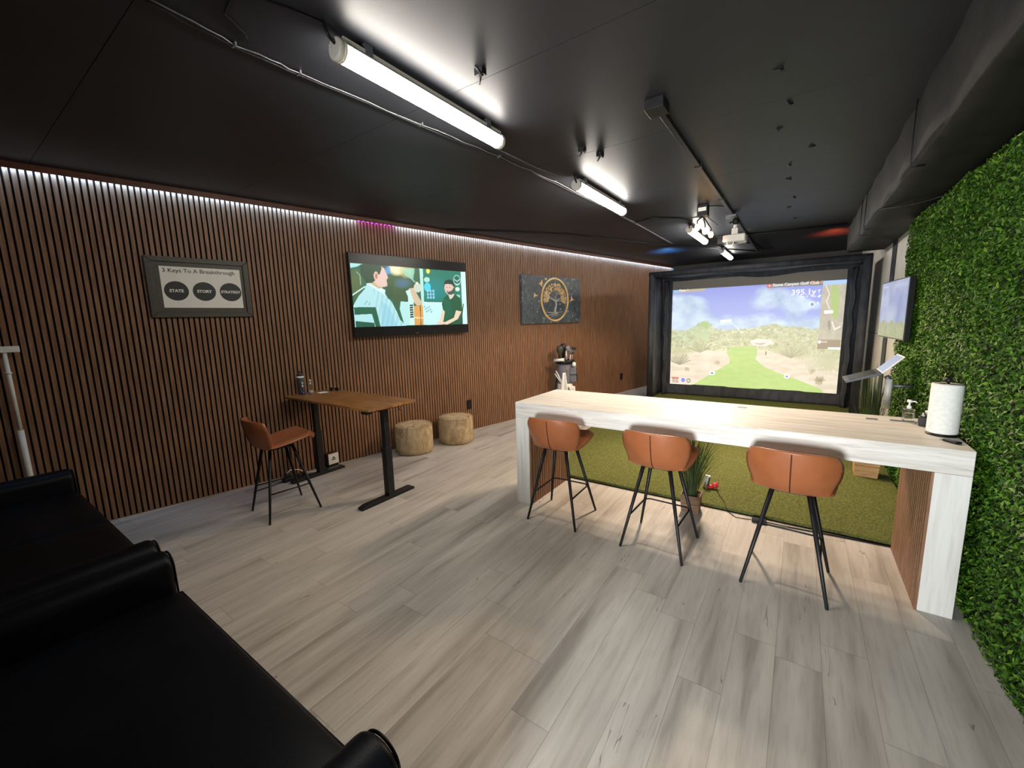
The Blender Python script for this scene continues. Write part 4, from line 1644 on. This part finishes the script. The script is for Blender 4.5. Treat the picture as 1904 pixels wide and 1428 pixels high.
cable('cable', 'thin cable hanging in a curve between the first and second tube lights', [(-1.72, 2.42, CEIL-.02), (-1.80, 2.52, CEIL-.03), (-1.89, 2.62, CEIL-.01), (-1.84, 2.9, CEIL-.03), (-1.86, 3.1, CEIL-.01), (-1.80, 3.35, CEIL-.02), (-1.72, 3.42, CEIL-.02)], .004, 'greymetal')
cable('conduit', 'thin grey conduit crossing the ceiling from the slatted wall towards the rail', [(-3.98, 4.24, CEIL-.008), (-2.9, 5.65, CEIL-.008), (-2.17, 7.3, CEIL-.008), (-1.6, 8.34, CEIL-.008), (-.8, 9.7, CEIL-.008)], .008, 'duct', 'conduit')
cable('conduit', 'black conduit across the ceiling from the third tube light to the duct', [(-1.20, 7.45, CEIL-.014), (-.5, 7.65, CEIL-.014), (.45, 7.72, CEIL-.014)], .014, 'blackmetal', 'conduit')
cable('conduit', 'black conduit across the ceiling just before the farthest tube light', [(-1.15, 7.78, CEIL-.016), (-.75, 8.6, CEIL-.016), (-.70, 9.55, CEIL-.016)], .012, 'blackmetal', 'conduit')
cable('conduit', 'short black conduit joining the warm spot fixture to the rail', [(-.94, 5.36, CEIL-.01), (-.88, 5.40, CEIL-.01), (-.80, 5.50, CEIL-.01)], .007, 'blackmetal', 'conduit')
cable('cable', 'black cable curving on the ceiling left of the warm spot fixture', [(-1.9, 5.6, CEIL-.008), (-1.6, 5.5, CEIL-.008), (-1.35, 5.75, CEIL-.008), (-1.25, 6.0, CEIL-.02)], .007, 'blackplastic')
# leftover anchors
k = 0
anch = [(-.161, 2.725), (-.14, 3.171), (-.217, 3.552), (-.022, 4.041), (-.155, 4.40), (-.164, 4.848), (-.149, 5.622), (-.212, 6.093), (-.157, 6.815)]
ANL = ['nearest', 'second nearest', 'third nearest', 'fourth nearest', 'fifth nearest', 'fourth farthest', 'third farthest', 'second farthest', 'farthest']
for i, (x, y) in enumerate(anch):
    m = MB()
    a = i*1.3
    m.tube([(x-.04*math.cos(a), y-.04*math.sin(a), CEIL-.001), (x, y, CEIL-.010), (x+.02*math.sin(a), y+.03, CEIL-.002)], [.003, .007, .003], 6)
    m.tube([(x, y, CEIL), (x+.006, y, CEIL-.02)], .004, 6)
    tag(m.build('ceiling_anchor', 'blackmetal'), ANL[i]+' black anchor in the row on the ceiling between rail and duct', 'anchor', 'ceiling anchors between rail and duct')
for i, (x, y, lab) in enumerate(((-1.393, 1.795, 'twisted black bracket stub on the ceiling beside the nearest tube light'), (-1.40, 2.99, 'left one of the two black bracket stubs beyond the nearest tube light'), (-1.33, 3.16, 'right one of the two black bracket stubs beyond the nearest tube light'))):
    m = MB()
    m.box(x-.03, y-.02, CEIL-.03, x+.02, y+.015, CEIL)
    m.tube([(x, y, CEIL-.02), (x+.03, y-.03, CEIL-.05), (x+.015, y-.07, CEIL-.02)], .006, 6)
    m.tube([(x, y, CEIL-.02), (x-.04, y+.03, CEIL-.045)], .006, 6)
    tag(m.build('bracket_stub', 'blackmetal'), lab, 'bracket')

# added lamps hidden on the golf bay, making red and blue ceiling glows
for (x, y, c, nm, lab) in ((.35, 8.55, (1, .12, .05), 'red', 'small added red lamp on the golf bay, tinting the ceiling by the duct'), (-2.2, 8.45, (.1, .4, 1), 'blue', 'small added blue lamp on the golf bay, tinting the ceiling by the slatted wall')):
    t = thing('added_glow_lamp', lab, 'lamp', (x, y, EZ+.0))
    MB().box(-.03, -.03, -.04, .03, .03, .03).build('added_lamp_body', 'blackplastic', t, bevel=.004)
    mt = Mat(nm+'_lens', (*c, 1), .4, emit=(*c, 1), es=3).m
    MB().ball((0, 0, .03), .014, 6).build('lamp_lens', mt, t)
    l = bpy.data.lights.new(nm+'_glow', 'SPOT')
    l.energy = 34 if nm == 'red' else 44
    l.color = c
    l.spot_size = math.radians(115)
    l.spot_blend = 1
    l.shadow_soft_size = .02
    o = bpy.data.objects.new(nm+'_glow', l)
    COL.objects.link(o)
    o.location = (x, y, EZ+.06)
    o.rotation_euler = (PI, 0, 0)

# ------------------------------------------------------------------ monitor on the hedge
t = thing('monitor', 'monitor on the hedge wall repeating the golf sky picture', 'monitor', (.74, 5.36, 1.36), -PI/2+.05)
# local x runs towards -y (right as seen from the room), local -y points to the room (-x)
MB().box(-.51, -.03, 0, .51, .012, .55).build('casing', 'blackplastic', t, bevel=.004)
MB().box(-.12, .012, .15, .12, .09, .4).build('wall_bracket', 'blackmetal', t)
NX, NY = 150, 84
U, V = np.meshgrid(np.linspace(0, 1, NX+1), np.linspace(0, 1, NY+1))
p = Paint(U, V)
s1 = fbm(U*4+2, V*3+1, 12, 5)[..., None]
p.c = p.col((120, 138, 196))*(1-s1)+p.col((216, 222, 236))*s1
p.fill(V > .72+.03*np.sin(U*20), p.col((178, 182, 140))*(.8+.5*fbm(U*20, V*12, 3, 3))[..., None])
p.ell(.16, .36, .03, .05, (220, 230, 246))
p.ell(.16, .36, .018, .03, (110, 130, 190))
p.poly([(.05, .06), (.25, .06), (.25, .09), (.05, .09)], (220, 228, 244), .7)
p.poly([(.5, .05), (.95, .05), (.95, .13), (.5, .13)], (200, 212, 236), .5)
picture_mesh('picture', 'monpic', t, -.50, .012, .50, .54, -.0312, p.c)
# laptop on an arm
t = thing('laptop', 'open laptop held out on a wall arm beside the hedge', 'laptop', (.59, 4.75, 1.10))
q = Matrix.Rotation(math.radians(16), 4, 'Y')


def rbox(x0, y0, z0, x1, y1, z1, ang, piv):
    return MB().box(x0, y0, z0, x1, y1, z1, Matrix.Rotation(math.radians(ang), 3, 'Y'), piv)


rbox(-.25, -.16, -.011, 0, .16, .011, -20, (0, 0, 0)).build('keyboard_base', 'bottlegrey', t, bevel=.003)
rbox(-.22, -.14, .0115, -.03, .14, .013, -20, (0, 0, 0)).build('keys', 'blackplastic', t)
rbox(0, -.16, -.005, .195, .16, .005, -48, (0, 0, 0)).build('lid', 'white', t, bevel=.002)
m = rbox(.01, -.15, .0055, .185, .15, .0065, -48, (0, 0, 0))
mt = Mat('laptop_screen', (.1, .1, .12, 1), .3, emit=srgb(170, 190, 220), es=.6).m
m.build('screen', mt, t)
t = thing('pipe_stand', 'white tubular wall arm with upright pipe carrying the laptop', 'arm', (.66, 4.75, .78))
MB().tube([(0, 0, 0), (0, 0, .26)], .026, 14).tube([(0, 0, 0), (0, 0, .07)], .032, 14).build('upright_pipe', 'white', t)
MB().tube([(0, 0, .25), (-.02, 0, .285)], .02, 10).tube([(.0, 0, .20), (.12, .02, .20), (.2, .03, .2)], .012, 8).build('bracket_arm', 'greymetal', t)

# ------------------------------------------------------------------ planters
def planter(loc, rz, label, w_, h, pot, blades, spread, seed, hmax, maxtop=None):
    t = thing('potted_grass', label, 'potted plant', loc, rz)
    m = MB()
    a = w_/2
    b = a*.86
    th = .01
    for k in range(2):
        z0, z1 = k*h/2+(.002 if k else 0), (k+1)*h/2-.002
        ra = b+(a-b)*z0/h
        rb = b+(a-b)*z1/h
        out = [(-ra, -ra), (ra, -ra), (ra, ra), (-ra, ra)]
        ou2 = [(-rb, -rb), (rb, -rb), (rb, rb), (-rb, rb)]
        inn = [(x*(1-th/a), y*(1-th/a)) for x, y in ou2]
        vs = [(x, y, z0) for x, y in out]+[(x, y, z1) for x, y in ou2]+[(x, y, z1) for x, y in inn]+[(x, y, z0) for x, y in inn]
        fs = []
        for i in range(4):
            j = (i+1) % 4
            fs += [(i, j, 4+j, 4+i), (4+i, 4+j, 8+j, 8+i), (8+i, 8+j, 12+j, 12+i)]
        m.add(vs, fs)
    m.box(-b*.98, -b*.98, .001, b*.98, b*.98, .01)
    m.build('pot', pot, t)
    MB().box(-a*.86, -a*.86, .012, a*.86, a*.86, h*.88).build('soil', 'soil', t)
    rnd = random.Random(seed)
    m = MB()
    for k in range(blades):
        ang = rnd.uniform(0, 2*PI)
        r0 = rnd.uniform(0, a*.6)
        x0, y0 = r0*math.cos(ang), r0*math.sin(ang)
        H_ = rnd.uniform(.55, 1)*hmax
        lean = rnd.uniform(.05, 1)*spread
        pts = []
        nseg = 6
        wd = rnd.uniform(.0028, .0055)
        side = Vector((-math.sin(ang), math.cos(ang), 0))
        for i in range(nseg+1):
            f = i/nseg
            pts.append(Vector((x0+math.cos(ang)*lean*f**1.7, y0+math.sin(ang)*lean*f**1.7, h*.86+H_*(f-.18*lean*f*f))))
        vs = []
        for i, q_ in enumerate(pts):
            ww = wd*(1-(i/nseg)**2)+.0003
            vs += [q_-side*ww, q_+Vector((math.cos(ang), math.sin(ang), 0))*ww*.4, q_+side*ww]
        fs = []
        for i in range(nseg):
            o_ = i*3
            fs += [(o_, o_+1, o_+4, o_+3), (o_+1, o_+2, o_+5, o_+4)]
        m.add(vs, fs, True)
    o = m.build('grass_blades', 'blade', t, fix=False)
    return t


planter((-.665, 3.545, 0), .05, 'potted tall grass in a small weathered wood box planter under the white bar', .155, .15, 'wicker', 230, .26, 4, .62)
planter((.615, 5.16, .03), 0, 'potted tall grass in a tan wooden planter on the turf below the monitor', .20, .22, 'tanwood', 150, .16, 9, .95)

# gadget on the turf and its lead
t = thing('ball_gadget', 'small grey upright gadget with a red base on the turf beside the weathered planter', 'gadget', (-.615, 4.02, .03), .2)
MB().box(-.035, -.015, 0, .01, .02, .125, Matrix.Rotation(.18, 3, 'Y')).build('grey_body', 'white', t, bevel=.006)
MB().box(.0, -.022, .03, .012, -.017, .11, Matrix.Rotation(.18, 3, 'Y')).build('slot', 'ink', t)
MB().ball((.02, -.01, .02), .026, 8, 1.3, .9, .75).ball((.06, -.005, .035), .026, 8, 1.1, .9, 1).tube([(.04, .02, .02), (.075, .02, .06), (.09, .01, .055)], .007, 8).build('red_base', 'red', t)
cable('cable', 'thin dark lead lying over the turf edge from the red gadget to the power adapter', [(-.545, 4.02, .05), (-.50, 3.9, .034), (-.44, 3.76, .034), (-.42, 3.675, .034), (-.40, 3.65, .006), (-.33, 3.575, .005), (-.25, 3.585, .005), (-.225, 3.60, .005)], .003, 'blackplastic')
t = thing('power_adapter', 'black power adapter on the floor at the turf edge', 'adapter', (-.17, 3.585, 0), .05)
MB().box(-.05, -.022, 0, .05, .022, .03).build('adapter_body', 'blackplastic', t, bevel=.005)
MB().tube([(.05, 0, .012), (.2, .01, .006), (.5, .02, .006), (.82, .02, .006)], .005, 8).build('adapter_lead', 'blackplastic', t)

# ------------------------------------------------------------------ on the bar
t = thing('paper_towel_holder', 'white paper towel roll on a black stand at the hedge end of the bar', 'paper towel', (.694, 3.23, BZ))
MB().lathe([(.001, 0), (.064, 0), (.067, .005), (.064, .011), (.03, .014), (.001, .014)], n=40).build('base', 'blackmetal', t)
MB().lathe([(.02, .015), (.064, .0145), (.0655, .02), (.0655, .284), (.064, .29), (.02, .29), (.02, .015)], n=48).build('towel_roll', 'paper', t)
MB().tube([(0, 0, .014), (0, 0, .30)], .006, 10).ball((0, 0, .312), .017, 8).build('centre_post', 'blackmetal', t)
MB().tube([(.055, -.035, .2905), (.0, -.0, .2915), (-.05, .03, .2905)], .003, 6).build('tear_arm', 'blackmetal', t)

pump_bottle((.60, 3.53, BZ), 'clear square pump bottle of sanitizer with white pump on the bar', .085, .027, 'glass', True, 'white', .055)
t = thing('small_bottle', 'small square black bottle with silver top on the bar by the paper towels', 'bottle', (.652, 3.43, BZ))
MB().box(-.021, -.021, 0, .021, .021, .058).build('bottle_body', 'ink', t, bevel=.004)
MB().lathe([(.012, .058), (.012, .068), (.006, .072), (.006, .082), (.001, .083)], n=16).build('cap', 'steel', t)
t = thing('glass_jar', 'clear glass jar behind the small black bottle on the bar', 'jar', (.70, 3.52, BZ))
MB().lathe([(.001, 0), (.026, 0), (.028, .004), (.028, .06), (.026, .066)], n=24).build('jar_body', 'glass', t)
MB().lathe([(.028, .0665), (.028, .078), (.001, .08)], n=24).build('jar_lid', 'white', t)
t = thing('car_key', 'black car key fob lying on the bar corner before the paper towels', 'key', (.70, 3.055, BZ), .6)
MB().box(-.018, -.036, 0, .018, .036, .013).build('fob', 'blackplastic', t, bevel=.005)
MB().tube([(.012*math.cos(a_*PI/8), .046+.012*math.sin(a_*PI/8), .003) for a_ in range(17)], .0018, 6).build('key_ring', 'steel', t)

# ------------------------------------------------------------------ sofas
def sofa(x0, x1, arms, label, cush):
    cx = (x0+x1)/2
    t = thing('sofa', label, 'sofa', (cx, -.40, 0))
    hw_ = (x1-x0)/2
    aw = .16
    yf_ = .945
    MB().box(-hw_+.03, .03, .08, hw_-.03, yf_-.04, .27).build('base', 'sofa', t, bevel=.02)
    MB().box(-hw_+.03, -.02, .25, hw_-.03, .24, .84).build('backrest', 'sofa', t, bevel=.07, seg=6)
    inner0, inner1 = -hw_+aw, hw_-aw
    n = cush
    for k in range(n):
        a = inner0+(inner1-inner0)*k/n+.003
        b = inner0+(inner1-inner0)*(k+1)/n-.003

        def fn(u, v, a=a, b=b):
            ex = 1-abs(2*u-1)**6
            ey = 1-abs(2*v-1)**6
            return (a+(b-a)*u, .22+(yf_-.22)*v, .405+.045*(max(0, ex)*max(0, ey))**.35)
        m = MB().grid(fn, 40, 40)
        m.box(a+.002, .22, .265, b-.002, yf_-.002, .406)
        m.build('seat_cushion', 'sofa', t)
        MB().tube([(a+.01, yf_-.003, .405), (b-.01, yf_-.003, .405)], .006, 8).build('piping', 'sofa', t)
    for s in (-1, 1):
        ax0, ax1 = (-hw_, -hw_+aw) if s < 0 else (hw_-aw, hw_)
        c = (ax0+ax1)/2
        poly = [(ax0+.01, .07), (ax1-.01, .07)]
        for k in range(13):
            a = PI*k/12
            poly.append((c+aw/2*1.04*math.cos(a), .525+aw/2*1.0*math.sin(a)*.85))
        arm = MB().prism(poly, .0, yf_-.01).build('armrest', 'sofa', t, bevel=.028, seg=5)
        pts = [(ax0+.016, yf_-.004, .10)]
        for k in range(13):
            a = PI-PI*k/12
            pts.append((c+(aw/2-.016)*math.cos(a), yf_-.008, .525+(aw/2-.016)*math.sin(a)*.85))
        pts.append((ax1-.016, yf_-.004, .10))
        MB().tube(pts, .0045, 8).build('arm_piping', 'sofa', arm)
    for sx in (-1, 1):
        for y in (.08, yf_-.1):
            MB().tube([(sx*(hw_-.1), y, 0), (sx*(hw_-.1), y, .085)], [.018, .025], 12).build('leg', 'blackmetal', t)
    return t


sofa(-2.475, -.735, None, 'black leather sofa in the foreground with rounded arm at lower centre', 1)
sofa(-4.62, -2.50, None, 'black leather sofa between the foreground sofa and the slatted wall', 2)
